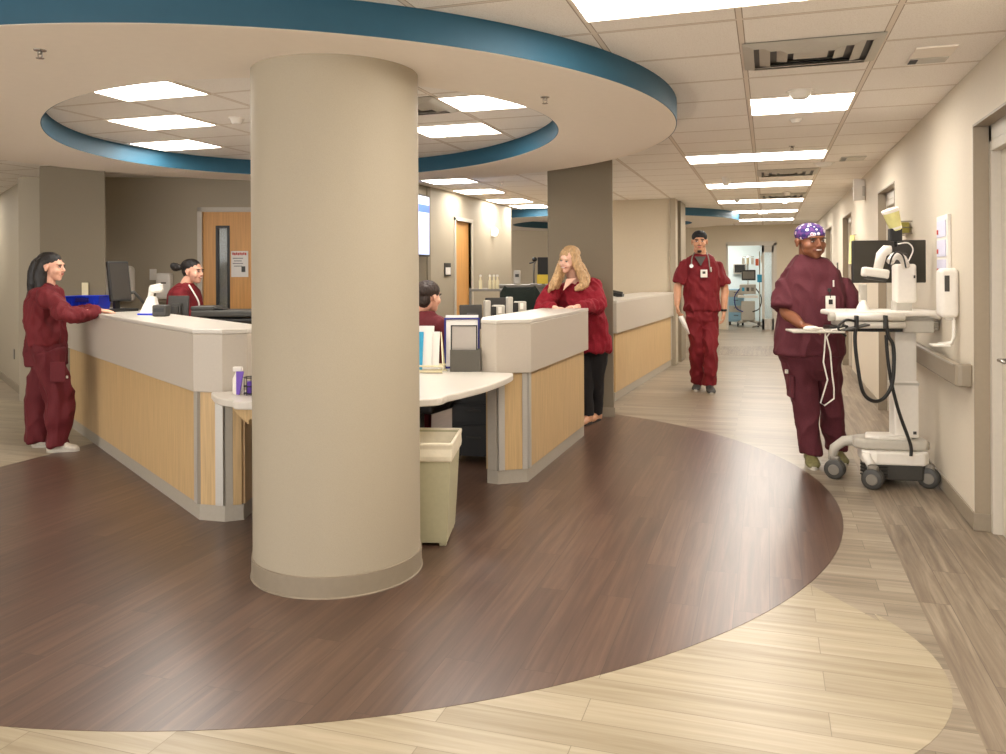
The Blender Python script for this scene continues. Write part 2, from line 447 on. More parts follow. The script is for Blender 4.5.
seg2(mb, d0, g0, 0, DH - .055, .045, .03); seg2(mb, g1, d1, 0, DH - .055, .045, .03); seg2(mb, g0, g1, 2.08, DH - .055, .045, .03); seg2(mb, g0, g1, 0, 1.05, .045, .03)
dr = struct(mb.build('door_6', 'door_wood'))
mb = MB(); w = .03
seg2(mb, g0, g0 + dirw * w, 1.05, 2.08, .055, .02); seg2(mb, g1 - dirw * w, g1, 1.05, 2.08, .055, .02); seg2(mb, g0, g1, 1.05, 1.08, .055, .02); seg2(mb, g0, g1, 2.05, 2.08, .055, .02)
mb.build('glazing_frame', 'black', dr)
mb = MB(); seg2(mb, g0 + dirw * w, g1 - dirw * w, 1.08, 2.05, .008, .05); mb.build('glass_pane', M['glass'], dr)
# room beyond the glazed door
mb = MB(); seg2(mb, k0 - dirw * .6, k1 + dirw * .6, 0, CEIL, .05, 1.6); struct(mb.build('wall_store', 'wall_far'))
# television wall
TX = -4.35
ty0, ty1 = 10.28, 13.95
td0, td1 = atx(455, 221, TX).y, atx(471, 222, TX).y
mb = MB().span((TX - .12, ty0, 0), (TX, td0, CEIL)).span((TX - .12, td1, 0), (TX, ty1, CEIL)).span((TX - .12, td0, 2.26), (TX, td1, CEIL))
struct(mb.build('wall_television', 'column'))
struct(MB().span((-6.2, ty0 - .1, 0), (TX, ty0, CEIL)).span((-6.2, 8.6, 0), (-6.1, ty0, CEIL)).build('wall_recess', 'taupe'))
struct(MB().span((TX - .13, td0 - .05, 0), (TX + .02, td0, 2.3)).span((TX - .13, td1, 0), (TX + .02, td1 + .05, 2.3)).span((TX - .13, td0 - .05, 2.26), (TX + .02, td1 + .05, 2.31)).build('trim_9', 'frame_light'))
struct(MB().span((TX - .08, td0, 0), (TX - .04, td1, 2.26)).build('door_7', 'door_wood'))
# --- square pillars
def pillar(poly, m, n1, n2):
    struct(MB().prism(poly, 0, CEIL).build(n1, m, bevel=.012))
    c = Vector((sum(p[0] for p in poly) / 4, sum(p[1] for p in poly) / 4))
    p2 = [tuple(c + (Vector(p) - c) * 1.03) for p in poly]
    struct(MB().prism(p2, 0, .1).build(n2, 'base', bevel=.004))
pr = at(614, 417.5)
pdir = Vector((-.98, -.20)).normalized()
pA = Vector((pr.x - .0, pr.y)); 
ru = ray(548, 300); rd = Vector((ru.x, ru.y))
# left front corner on the ray through column 548
tt = (pA.x * pdir.y - pA.y * pdir.x) / (rd.x * pdir.y - rd.y * pdir.x)
pB = rd * tt
nb = Vector((pdir.y, -pdir.x))
if nb.y < 0: nb = -nb
L = (pA - pB).length
pillar([tuple(pA), tuple(pB), tuple(pB + nb * L * .9), tuple(pA + nb * L * .9 + Vector((-.06, 0)))], 'taupe', 'trim_10', 'baseboard_pillar')
q0, q1 = atd(40, 300, 8.75), atd(106, 300, 8.75)
qa, qb = Vector((q0.x, q0.y)), Vector((q1.x, q1.y))
qd = (qb - qa).normalized(); qn = Vector((-qd.y, qd.x))
pillar([tuple(qa), tuple(qb), tuple(qb * 1.075), tuple(qa * 1.06)], 'taupe', 'trim_11', 'baseboard_pillar')
# --- big round column
cb = at(338.5, 598.5)
cdir = Vector((cb.x, cb.y)).normalized()
CR = 83.5 / FPX * (Vector((cb.x, cb.y)).dot(Vector((Fv.x, Fv.y)))) * 1.085
RC = CR
cc = Vector((cb.x, cb.y)) + cdir * RC
struct(MB().lathe((cc.x, cc.y, 0), [(RC, 0), (RC, SOF + .05)], 96).build('trim_12', 'column', smooth=40), 'round sand coloured column in front of the curved desk')
struct(MB().lathe((cc.x, cc.y, 0), [(RC + .014, 0.0), (RC + .012, .006), (RC + .007, .008), (RC + .007, .1), (RC, .102)], 96).build('baseboard_column', 'base', smooth=40))
# --- ceiling with the round soffits
RCX, RCY, RR = -3.49, 5.40, 2.913
ICX, ICY, IR = -3.42, 5.62, 2.02
outer = circ(RCX, RCY, RR, 192); inner = circ(ICX, ICY, IR, 192, h2=(0, -.21))
def sheet(name, hole, m, z, ext):
    """flat ceiling with one round hole: fan of quads from the hole out to a square"""
    n = len(hole); (x0, y0, x1, y1) = ext
    c = Vector((sum(p[0] for p in hole) / n, sum(p[1] for p in hole) / n))
    out = []
    for p in hole:
        d = Vector(p) - c; ts = []
        if d.x > 1e-9: ts.append((x1 - c.x) / d.x)
        if d.x < -1e-9: ts.append((x0 - c.x) / d.x)
        if d.y > 1e-9: ts.append((y1 - c.y) / d.y)
        if d.y < -1e-9: ts.append((y0 - c.y) / d.y)
        out.append(tuple(c + d * min(ts)))
    for cx_, cy_ in ((x0, y0), (x0, y1), (x1, y0), (x1, y1)):
        k = min(range(n), key=lambda i: (out[i][0] - cx_) ** 2 + (out[i][1] - cy_) ** 2); out[k] = (cx_, cy_)
    return MB().ring(hole, out, z, z + .05).build(name, m)
struct(sheet('ceiling', circ(RCX, RCY, RR - .3, 192), 'tile', CEIL, (-14, -3, 3.2, 14.0)))
struct(MB().span((-14, 14, CEIL), (3.2, 21.9, CEIL + .05)).build('ceiling', 'tile'))
struct(MB().prism(circ(RCX, RCY, 2.62, 96), CEIL, CEIL + .05).build('ceiling', 'tile_in'))
def soffit(cx, cy, out, inn, k):
    struct(MB().ring(inn, out, SOF, CEIL - .001).build('ceiling', 'soffit', smooth=40), 'cream underside of round soffit')
    b = 0.006
    def off(poly, d):
        c = Vector((sum(p[0] for p in poly) / len(poly), sum(p[1] for p in poly) / len(poly)))
        return [tuple(Vector(p) + (Vector(p) - c).normalized() * d) for p in poly]
    struct(MB().ring(out, off(out, b), SOF + .002, CEIL - .002).build('trim_%d' % k, 'blue', smooth=40), 'blue outer band of round soffit')
    struct(MB().ring(off(inn, -b), inn, SOF + .002, CEIL - .002).build('trim_%d' % (k + 1), 'blue', smooth=40), 'blue inner band of round soffit')
soffit(RCX, RCY, outer, inner, 13)
soffit(-3.45, 17.3, circ(-3.45, 17.3, 2.9, 128), circ(-3.4, 17.4, 1.9, 128), 15)
# --- ceiling light panels
def light(x0, y0, x1, y1, label, group='ceiling light panels'):
    t = thing('ceiling_light', label, 'ceiling light', ((x0 + x1) / 2, (y0 + y1) / 2, CEIL), 0, group)
    w, h = (x1 - x0) / 2, (y1 - y0) / 2
    MB().box((0, 0, -.003), (2 * w - .03, 2 * h - .03, .004)).build('diffuser', 'diffuser', t)
    MB().ring([(-w + .015, -h + .015), (w - .015, -h + .015), (w - .015, h - .015), (-w + .015, h - .015)], [(-w, -h), (w, -h), (w, h), (-w, h)], -.008, -.0005).build('frame', 'soffit', t)
    return t
G2 = 'row of long lights down the corridor'
light(-.80, 3.12, .56, 3.74, 'large bright ceiling light cut off by the top edge, nearest in the corridor', G2)
light(-.12, 5.77, .56, 6.38, 'single square ceiling light between round smoke detector and corridor', G2)
names = ['second', 'third', 'fourth', 'fifth', 'sixth', 'seventh']
yy = [8.43, 11.25, 13.95, 16.5, 19.2]
lab = ['long corridor ceiling light just beyond the square one', 'long corridor ceiling light behind the white cone shaped detector', 'long corridor ceiling light third in line beyond the square one',
       'long corridor ceiling light fourth in line beyond the square one', 'farthest ceiling light before the glazed bay']
for y0, l in zip(yy, lab): light(-.80, y0, .56, y0 + .61, l, G2)
G1 = 'lights inside the round ceiling opening'
light(-4.07, 3.98, -3.41, 4.455, 'uppermost of the three left lights in the round ceiling opening, clipped by its rim', G1)
light(-4.73, 4.93, -4.07, 5.405, 'middle of the three left lights in the round ceiling opening', G1)
light(-5.39, 5.88, -4.73, 6.355, 'lowest of the three left lights in the round ceiling opening, above the blue band', G1)
light(-2.09, 5.03, -1.43, 5.53, 'upper right light in the round opening, clipped by its rim', G1)
light(-2.75, 5.98, -2.09, 6.50, 'lower right light in the round opening beside the column', G1)
G3 = 'lights over the far side of the station'
for (x0, y0, y1), l in zip([(-4.15, 9.4, 9.95), (-4.25, 10.8, 11.4), (-4.3, 12.4, 13.1), (-4.3, 13.6, 14.3)],
        ['small ceiling light just right of the column under the blue band', 'ceiling light above the television wall door, nearest of the row', 'ceiling light above the wall lamp, middle of the far row', 'farthest ceiling light left of the square pillar']):
    light(x0, y0, x0 + .62, y1, l, G3)
# unseen lights added for fill, behind the viewer and in the left hallway
for i, (x, y) in enumerate([(-.12, .6), (-3.4, -.4), (-6.6, 1.6), (-9.6, 6.2), (-6.6, 9.6 + 1.2), (-11.2, 8.2)]):
    light(x - .34, y, x + .34, y + .61, ['unseen ceiling light above the viewer in the corridor', 'unseen ceiling light over the open floor behind the viewer', 'unseen ceiling light left of the viewer', 'unseen ceiling light over the left hallway', 'unseen ceiling light in the recess behind the station wall', 'unseen ceiling light far along the left hallway'][i], 'added unseen ceiling light panels')
light(e0 - .8, YE + 2.1, e0 - .1, YE + 2.7, 'unseen second ceiling light added inside the glazed bay', 'added unseen ceiling light panels')  # extra unseen panel, added to make the bay brighter
light(e0 + .2, YE + 1.2, e0 + .9, YE + 1.9, 'unseen ceiling light inside the glazed bay', 'added unseen ceiling light panels')
# ================================================================== COUNTERS
def off_poly(poly, d):
    """push each vertex outward from the outline by d (outline CCW or CW)"""
    n = len(poly); out = []
    ar = sum(poly[i][0] * poly[(i + 1) % n][1] - poly[(i + 1) % n][0] * poly[i][1] for i in range(n))
    sg = 1 if ar > 0 else -1
    for i in range(n):
        a, b, c = Vector(poly[i - 1]), Vector(poly[i]), Vector(poly[(i + 1) % n])
        d1 = (b - a).normalized(); d2 = (c - b).normalized()
        n1 = Vector((d1.y, -d1.x)) * sg; n2 = Vector((d2.y, -d2.x)) * sg
        m = (n1 + n2); m = m / max(m.dot(n1), .25)
        out.append(tuple(b + m * d))
    return out
def face_slab(a, b, z0, z1, th, t0=0.0, t1=1.0, out=1):
    """slab lying on the outside of edge a-b between fractions t0 and t1"""
    a, b = Vector(a), Vector(b); d = b - a; p = a + d * t0; q = a + d * t1
    n = Vector((d.y, -d.x)).normalized() * th * out
    return MB().prism([tuple(p), tuple(q), tuple(q + n), tuple(p + n)], z0, z1)
TOPZ, FASZ = 1.165, .785
def counter(name, label, poly, faces, group='reception counters', overhang=.03):
    """poly: plan outline CCW; faces: list of (i, kind, t0, t1)"""
    c = Vector((sum(p[0] for p in poly) / len(poly), sum(p[1] for p in poly) / len(poly)))
    t = thing(name, label, 'counter', (c.x, c.y, 0), 0, group)
    MB().prism(off_poly(poly, -.02), .1, TOPZ - .04).build('body', 'kick', t, world=True)
    MB().prism(off_poly(poly, -.006), 0, .1).build('kick_base', 'kick', t, world=True, bevel=.003)
    for i, kind, t0, t1 in faces:
        a, b = off_poly(poly, -.02)[i], off_poly(poly, -.02)[(i + 1) % len(poly)]
        th = .026 if kind == 'alu' else .02
        nm = {'wood': 'wood_panel', 'alu': 'corner_trim', 'kick': 'grey_panel'}[kind]
        face_slab(a, b, .1, FASZ + .01, th, t0, t1).build(nm, kind, t, world=True, bevel=.002)
    MB().prism(off_poly(poly, overhang), FASZ, TOPZ - .028).build('fascia', 'fascia', t, world=True, bevel=.006)
    MB().prism(off_poly(poly, overhang + .002), TOPZ - .028, TOPZ).build('countertop', 'white_lam', t, world=True, bevel=.006)
    return t
A1, A2, A3 = Vector((-3.30, 4.17)), Vector((-3.12, 4.18)), Vector((-3.03, 4.25))
Ad = Vector((-.828, .561)); An = Vector((.561, .828))
A0 = Vector((-6.55, 6.37)); A4 = A3 + Vector((-.08, .26)); A5 = A0 + An * .42
polyA = [tuple(p) for p in (A0, A1, A2, A3, A4, A5)]
L = (A1 - A0).length
facesA = [(0, 'wood', 0.0, .985), (0, 'alu', .985, 1.0), (1, 'wood', .05, .68), (1, 'alu', .68, 1.0), (2, 'kick', 0, .45), (2, 'wood', .45, 1), (3, 'wood', 0, 1), (5, 'wood', 0, 1)]
cA = counter('reception_counter', 'long left reception counter with maple panels, the one the dark haired woman leans on', polyA, facesA)
B0, B1, B2, B3 = Vector((-1.91, 5.50)), Vector((-1.82, 5.48)), Vector((-1.63, 5.61)), Vector((-1.60, 7.36))
polyB = [tuple(p) for p in (B0, B1, B2, B3, B3 + Vector((-.36, -.02)), Vector((-1.99, 5.75)))]
facesB = [(0, 'kick', 0, 1), (1, 'alu', 0, .22), (1, 'wood', .22, .84), (1, 'alu', .84, 1.0), (2, 'alu', 0, .03), (2, 'wood', .03, 1), (3, 'wood', 0, 1), (5, 'wood', 0, 1), (4, 'wood', 0, 1)]
cB = counter('reception_counter', 'short middle reception counter where the blonde woman in a red sweater leans', polyB, facesB)
C0 = at(624, 394); C1 = Vector((wcx + .02, wcy - .06))
C0 = Vector((C0.x, C0.y - .6))
polyC = [tuple(C0), tuple(C1), (C1.x - .45, C1.y), (C0.x - .45, C0.y)]
counter('reception_counter', 'far reception counter behind the square pillar, reaching the beige wall', polyC, [(0, 'wood', 0, .985), (0, 'alu', .985, 1.0), (3, 'wood', 0, 1)])
# --- the curved desk between the two counters
DZ = .80
fr = [at(u, v, DZ) for u, v in [(211, 392), (217, 397.5), (232, 400), (254, 402.5)]] + [at(u, v, DZ) for u, v in [(420, 399.5), (450, 394.5), (480, 387.5), (500, 381), (512, 375.5), (513, 373)]]
def cath(pts, n=6):
    out = []
    P = [Vector(p[:2]) for p in pts]; P = [P[0]] + P + [P[-1]]
    for i in range(1, len(P) - 2):
        for k in range(n):
            t = k / n; a, b, c, d = P[i - 1:i + 3]
            out.append(.5 * ((2 * b) + (c - a) * t + (2 * a - 5 * b + 4 * c - d) * t * t + (3 * b - a - 3 * c + d) * t ** 3))
    out.append(P[-2]); return out
front = cath(fr, 8)
bk = [Vector(q) for q in ((-1.72, 5.43), (-1.96, 5.44), (-2.04, 5.6), (-2.05, 5.86), (-2.3, 5.8), (-2.5, 5.5), (-2.75, 5.2), (-2.98, 4.85), (-3.01, 4.5), (-2.965, 4.22), (-3.07, 4.125))]
desk_poly = [tuple(p) for p in front] + [tuple(p) for p in bk]
dc = Vector((-2.6, 4.9))
desk = thing('curved_desk', 'curved white worktop joining the left and middle counters behind the round column', 'desk', (dc.x, dc.y, 0))
MB().prism(desk_poly, DZ - .042, DZ).build('worktop', 'white_lam', desk, world=True, bevel=.010, seg=3)
ap = [p for p in front if -3.1 < p.x < -1.95]
apo = [tuple(p + (dc + Vector((0, .9)) - p).normalized() * .12) for p in ap]
api = [tuple(p + (dc + Vector((0, .9)) - p).normalized() * .145) for p in ap]
mb = MB()
for i in range(len(ap) - 1):
    f = 1 - abs((i + .5) / (len(ap) - 1) - .5) * 1.9
    mb.prism([apo[i], apo[i + 1], api[i + 1], api[i]], DZ - .042 - .11 * max(.12, f), DZ - .04)
mb.build('apron', 'wood', desk, world=True)
# --- work desks inside the station (below counter height)
def worktop(label, poly, z=.74, ends=(1, 3)):
    c = Vector((sum(p[0] for p in poly) / len(poly), sum(p[1] for p in poly) / len(poly)))
    t = thing('work_desk', label, 'desk', (c.x, c.y, 0), 0, 'staff desks inside the station')
    MB().prism(poly, z - .035, z).build('worktop', 'fascia', t, world=True, bevel=.005)
    for k in range(len(poly)):
        a, b = Vector(poly[k]), Vector(poly[(k + 1) % len(poly)])
        if k in ends: MB().prism([tuple(a + (c - a) * .04), tuple(a + (c - a) * .1), tuple(b + (c - b) * .1), tuple(b + (c - b) * .04)], 0, z - .035).build('end_panel', 'wood', t, world=True)
    return t
i0 = Vector(polyA[5]) ; i1 = Vector(polyA[4])
worktop('staff desk behind the left reception counter, under the wide printer', [tuple(i1 + An * .02 + Ad * 2.4), tuple(i1 + An * .02 + Ad * .7), tuple(i1 + An * .66 + Ad * .7), tuple(i1 + An * .66 + Ad * 2.4)])
worktop('narrow ledge behind the left reception counter in front of the woman with a bun', [tuple(i0 + An * .02), tuple(i1 + An * .02 + Ad * 2.45), tuple(i1 + An * .24 + Ad * 2.45), tuple(i0 + An * .24)])
worktop('staff desk running behind the middle reception counter', [(-2.03, 5.95), (-1.99, 7.35), (-2.65, 7.4), (-2.65, 6.25)], ends=(1,))
# --- back counter at the rear of the station and the far one by the far wall
def back_counter(label, p, q, depth, h, m='wood', topm='mgrey'):
    p, q = Vector(p), Vector(q); d = (q - p).normalized(); n = Vector((-d.y, d.x)) * depth
    poly = [tuple(p), tuple(q), tuple(q + n), tuple(p + n)]
    t = thing('back_counter', label, 'counter', tuple((p + q) / 2) + (0,), 0)
    MB().prism(off_poly(poly, -.02), 0, h - .035).build('cabinet_body', m, t, world=True)
    L = (q - p).length; k = max(2, int(L / .5))
    for i in range(k):
        face_slab(off_poly(poly, -.02)[0], off_poly(poly, -.02)[1], .1, h - .06, .018, (i + .02) / k, (i + .98) / k).build('cabinet_door', m, t, world=True, bevel=.003)
    MB().prism(poly, h - .035, h).build('countertop', topm, t, world=True, bevel=.004)
    return t
# ================================================================== THINGS
def rb(mb_args, name, m, parent, bevel=.006, **k):
    return MB().box(*mb_args).build(name, m, parent, bevel=bevel, **k)
# --- waste bin
bc = at(428, 546)
bcen = Vector((bc.x - .06, bc.y + .16))
t = thing('waste_bin', 'khaki plastic waste bin with white liner beside the round column', 'waste bin', (bcen.x, bcen.y, 0), radians(14))
def frustum(w0, d0, w1, d1, z0, z1, mb=None):
    mb = mb or MB()
    vs = [(sx * w / 2, sy * d / 2, z) for (w, d, z) in ((w0, d0, z0), (w1, d1, z1)) for sx, sy in ((-1, -1), (1, -1), (1, 1), (-1, 1))]
    return mb.add(vs, [(3, 2, 1, 0), (4, 5, 6, 7)] + [(i, (i + 1) % 4, 4 + (i + 1) % 4, 4 + i) for i in range(4)])
def shell(mb, lv):
    """open topped box shell from levels (w, d, z): outside up then inside down"""
    vs = []
    for w, d, z in lv: vs += [(sx * w / 2, sy * d / 2, z) for sx, sy in ((-1, -1), (1, -1), (1, 1), (-1, 1))]
    fs = [(3, 2, 1, 0)]
    for k in range(len(lv) - 1):
        for i in range(4): fs.append((k * 4 + i, k * 4 + (i + 1) % 4, k * 4 + 4 + (i + 1) % 4, k * 4 + 4 + i))
    n = (len(lv) - 1) * 4; fs.append((n, n + 1, n + 2, n + 3))
    return mb.add(vs, fs)
shell(MB(), [(.25, .36, .02), (.31, .43, .55), (.32, .44, .55), (.32, .44, .565), (.295, .415, .565), (.24, .35, .03)]).build('bin_body', 'bin', t, bevel=.012)
shell(MB(), [(.318, .436, .47), (.326, .446, .50), (.322, .44, .54), (.332, .452, .572), (.30, .42, .578), (.285, .40, .50), (.24, .34, .10)]).build('bin_liner', 'bag', t, bevel=.01)
for sx, sy in ((-1, -1), (1, -1), (1, 1), (-1, 1)):
    MB().box((sx * .1, sy * .15, .01), (.04, .04, .02)).build('foot', 'bin', t, bevel=.004)
# --- monitor builder (front faces -Y locally, back faces +Y)
def monitor(loc, rz, w=.50, h=.31, z=1.0, label='', group='monitors at the station', tilt=0, back='dgrey', base=True):
    t = thing('monitor', label, 'monitor', loc, rz, group)
    R = Matrix.Rotation(tilt, 3, 'X')
    c = Vector((0, 0, z))
    MB().box(c, (w, .028, h), R).build('housing', back, t, bevel=.008)
    MB().box(c + R @ Vector((0, -.0155, .004)), (w - .03, .003, h - .035), R).build('screen', 'screen_dark', t)
    MB().box(c + R @ Vector((0, .03, -.02)), (w * .45, .04, h * .5), R).build('back_housing', back, t, bevel=.012)
    if base:
        MB().box((0, .055, z / 2 - .0), (.06, .03, z + .02)).build('stand', back, t, bevel=.006)
        MB().box((0, .03, .012), (.24, .2, .02)).build('foot', back, t, bevel=.006)
    return t
# facing helper: rotation so that local -Y looks along a direction
def face(dx, dy): return math.atan2(dx, -dy)
Z1 = .74
def pos(u, v, dep): p = atd(u, v, dep); return p
# black monitor on the counter top at left, seen nearly edge on
p = at(122, 313, TOPZ); 
M['mon_brown'] = mat('dark bronze monitor plastic', (48, 42, 35), .4, var=.05)
pm = atd(119, 308, 7.35)
t = thing('monitor', 'tall dark monitor on an arm at the far end of the left counter', 'monitor', (pm.x, pm.y, TOPZ), face(.85, -.9) + .55)
R = Matrix.Rotation(radians(-9), 3, 'X')
MB().box((0, 0, .27), (.20, .035, .36), R).build('housing', 'black', t, bevel=.008)
MB().box(Vector((0, 0, .27)) + R @ Vector((0, -.019, 0)), (.17, .004, .32), R).build('screen', 'mon_brown', t)
MB().box((0, .04, .11), (.05, .04, .2)).build('stand', 'black', t, bevel=.006)
MB().box((0, .03, .012), (.30, .20, .024)).build('foot', 'black', t, bevel=.006)
# things standing by it on the counter end
MB().tube([(0.02, .05, .14), (.16, .02, .17), (.24, -.02, .06)], .014).build('arm', 'dgrey', t, smooth=True)
# blue bin
pb = at(90, 312.5, 1.12)
pb = atd(89, 306, 7.45)
t = thing('storage_bin', 'bright blue plastic storage bin on the left end of the counter', 'storage bin', (pb.x, pb.y, TOPZ + .001), YAW)
shell(MB(), [(.27, .2, 0), (.30, .24, .13), (.31, .25, .13), (.31, .25, .14), (.285, .225, .14), (.25, .18, .012)]).build('bin_body', 'blue_plastic', t, bevel=.006)
for x in (-.1, -.035, .035, .1): MB().box((x, -.112, .065), (.008, .01, .11)).build('rib', 'blue_plastic', t)
MB().box((0, -.124, .105), (.12, .006, .035)).build('label_holder', 'navy', t, bevel=.002)
# white hand scanner in a cradle stand
ps = at(141, 315.5, TOPZ)
t = thing('barcode_scanner', 'white handheld scanner standing in its cradle on the left counter', 'scanner', (ps.x, ps.y + .1, TOPZ), YAW)
MB().add([(-.075, -.06, 0), (.075, -.06, 0), (.075, .06, 0), (-.075, .06, 0), (-.012, -.03, .15), (.05, -.03, .15), (.05, .03, .15), (-.012, .03, .15)],
    [(3, 2, 1, 0), (4, 5, 6, 7), (0, 1, 5, 4), (1, 2, 6, 5), (2, 3, 7, 6), (3, 0, 4, 7)]).build('cradle', 'white', t, bevel=.012)
MB().box((0, 0, .008), (.155, .125, .014)).build('foot', 'blue_plastic', t, bevel=.004)
MB().tube([(.0, 0, .10), (.01, 0, .17), (.02, 0, .22)], [.022, .022, .026], 12).build('handle', 'white', t, smooth=50)
MB().box((.055, 0, .215), (.10, .06, .07), (0, radians(-8), 0)).build('scan_head', 'white', t, bevel=.016)
MB().tube([(.07, 0, .01), (.10, -.02, .015), (.13, -.02, .03), (.15, 0, .01)], .006).build('cable', 'white', t, smooth=True)
# small dark box and white machine behind the counter edge
p = at(156, 316.8, TOPZ)
t = thing('label_printer', 'small dark label printer beside the white scanner on the counter', 'printer', (p.x, p.y + .06, TOPZ + .001), YAW)
rb(((0, 0, .045), (.11, .10, .09)), 'housing', 'dgrey', t, .012); rb(((0, -.052, .05), (.08, .006, .03)), 'paper_slot', 'black', t, .002)
# monitors behind the left counter (backs to the viewer)
p = atd(178.5, 307, 7.6)
monitor((p.x, p.y, Z1), YAW + pi - .1, .20, .21, p.z - Z1, 'grey backed monitor in front of the woman with a hair bun', tilt=radians(6))
p = atd(157, 322, 6.5)
# large printer / copier behind the left counter with black glass top
p = atd(234, 318, 7.05)
t = thing('printer', 'wide black office printer behind the left counter next to the column', 'printer', (p.x, p.y, Z1), YAW); t.scale = (1, 1, 1.12)
rb(((0, 0, .17), (.58, .36, .34)), 'housing', 'black', t, .014)
rb(((0, .02, .375), (.62, .38, .05)), 'scanner_lid', 'dgrey', t, .012)
rb(((-.22, -.02, .415), (.20, .26, .035)), 'document_feeder', 'dgrey', t, .012)
rb(((0.03, -.184, .30), (.46, .01, .05)), 'output_slot', 'screen_dark', t, .003)
rb(((-.03, -.19, .245), (.07, .02, .022)), 'tray_latch', 'lgrey', t, .004)
rb(((.12, -.19, .245), (.09, .02, .03)), 'tray_latch', 'lgrey', t, .004)
rb(((.0, -.186, .10), (.46, .012, .10)), 'paper_tray', 'dgrey', t, .004)
MB().box((-.14, -.02, .425), (.20, .14, .012), (0, .12, .2)).build('clipboard', 'black', t) if False else None
p = atd(212, 305, 7.0)
c = tag(MB().box((0, 0, 0), (.24, .16, .008), (0.0, .02, .3)).build('clipboard', 'black', bevel=.002), 'black clipboard with paper lying on the wide printer', 'clipboard')
c.location = (p.x, p.y, Z1 + .462)
# --- wipes and bits on the curved desk, left of the column
p = at(238, 394, DZ)
t = thing('spray_bottle', 'white spray bottle with purple trigger on the curved desk', 'bottle', (p.x, p.y, DZ), YAW)
MB().lathe((0, 0, 0), [(.026, 0), (.03, .01), (.03, .09), (.014, .12), (.012, .13)], 20).build('bottle_body', 'white', t, smooth=50)
MB().box((.0, 0, .145), (.055, .026, .028)).build('spray_head', 'white', t, bevel=.006)
MB().add([(.0, -.034, .135), (.045, -.034, .135), (.02, -.034, .0), (.0, -.034, .0), (.0, -.026, .135), (.045, -.026, .135), (.02, -.026, .0), (.0, -.026, .0)],
    [(3, 2, 1, 0), (4, 5, 6, 7), (0, 1, 5, 4), (1, 2, 6, 5), (2, 3, 7, 6), (3, 0, 4, 7)]).build('purple_label', 'purple', t, bevel=.002)
p = at(249, 395, DZ)
t = thing('wire_basket', 'small black wire basket of purple bits against the column', 'basket', (p.x, p.y + .02, DZ), YAW)
mb = MB()
for z in (.01, .05, .10): mb.tube([(.04 * cos(a), .04 * sin(a), z) for a in [2 * pi * k / 16 for k in range(17)]], .003, 6)
for k in range(10): mb.tube([(.04 * cos(k * .628), .04 * sin(k * .628), 0), (.04 * cos(k * .628), .04 * sin(k * .628), .1)], .0022, 5)
mb.build('wire_frame', 'black', t, smooth=True)
MB().box((0, 0, .04), (.045, .045, .075), (0, 0, .4)).build('contents', 'purple', t, bevel=.008)
# cable bundle behind it climbing past the counter end
pts = [at(251, 385, DZ) + Vector((0, .3, 0)) + Vector((.015 * sin(i * 1.9), .02 * cos(i * 1.3), i * .035)) for i in range(11)]
tag(MB().tube(pts, .007, 6).build('cable', 'black', smooth=True), 'black tangled cable hanging at the counter end beside the column', 'cable')
# --- right of the column: paper stands on the curved desk
p = at(428, 372, DZ)
t = thing('pamphlet_rack', 'cream wire rack holding blue and white pamphlets on the curved desk', 'rack', (p.x, p.y, DZ), YAW - .15); t.scale = (.86, .86, .98)
mb = MB()
for sx in (-1, 1):
    mb.tube([(sx * .13, -.09, .006), (sx * .13, -.02, .05), (sx * .10, .05, .28), (sx * .12, .1, .006)], .006, 8)
for y, z in ((-.09, .012), (-.085, .05), (.05, .05), (.1, .006)): mb.tube([(-.14, y, z), (.14, y, z)], .007, 8)
mb.build('wire_frame', 'cream_plastic', t, smooth=True)
R = Matrix.Rotation(radians(-12), 3, 'X')
for x, w, h, y, m, n in ((-.095, .12, .27, -.03, 'cyan', 'blue_pamphlet'), (-.01, .09, .29, -.01, 'paper', 'white_pamphlet'), (.055, .075, .27, .01, 'paper', 'white_pamphlet'), (-.05, .18, .31, .03, 'paper', 'white_folder')):
    MB().box((x, y, .02 + h / 2), (w, .012, h), R).build(n, m, t, bevel=.001)
p = at(466, 371, DZ)
t = thing('file_holder', 'charcoal mesh file holder with papers on the curved desk', 'file holder', (p.x, p.y, DZ), YAW - .05)
shell(MB(), [(.215, .10, 0), (.215, .10, .155), (.205, .09, .155), (.205, .09, .006)]).build('holder_body', 'mesh_metal', t, bevel=.004)
R = Matrix.Rotation(radians(-6), 3, 'X')
M['grey_pocket'] = mat('clear grey document pocket', (176, 168, 160), .3, var=.02)
MB().box((-.012, -.01, .20), (.185, .006, .24), R).build('grey_folder', 'grey_pocket', t, bevel=.001)
o = MB().ring([(-.098, .09), (.074, .09), (.074, .318), (-.098, .318)], [(-.106, .08), (.082, .08), (.082, .326), (-.106, .326)], 0, .008).build('folder_rim', 'black', t)
o.rotation_euler = (radians(84), 0, 0); o.location = (0, -.030, .0)
p = at(454, 371, DZ)
t = thing('document_stand', 'white page in a purple blue rimmed stand behind the charcoal holder', 'document stand', (p.x, p.y + .16, DZ), YAW - .05)
w, h = .26, .37
Rm = (radians(80), radians(0), radians(4))
o = MB().ring([(-w / 2 + .014, .014), (w / 2 - .014, .014), (w / 2 - .014, h - .014), (-w / 2 + .014, h - .014)], [(-w / 2, 0), (w / 2, 0), (w / 2 + .0, h), (-w / 2, h)], 0, .014).build('rim', 'navy', t, bevel=.003); o.rotation_euler = Rm
o = MB().span((-w / 2 + .01, .01, .002), (w / 2 - .01, h + .02, .008)).build('page', 'paper', t); o.rotation_euler = Rm; o.location = (0, .002, 0)
o = MB().box((0, .07, .1), (.12, .012, .22), (radians(-25), 0, 0)).build('easel_leg', 'navy', t)
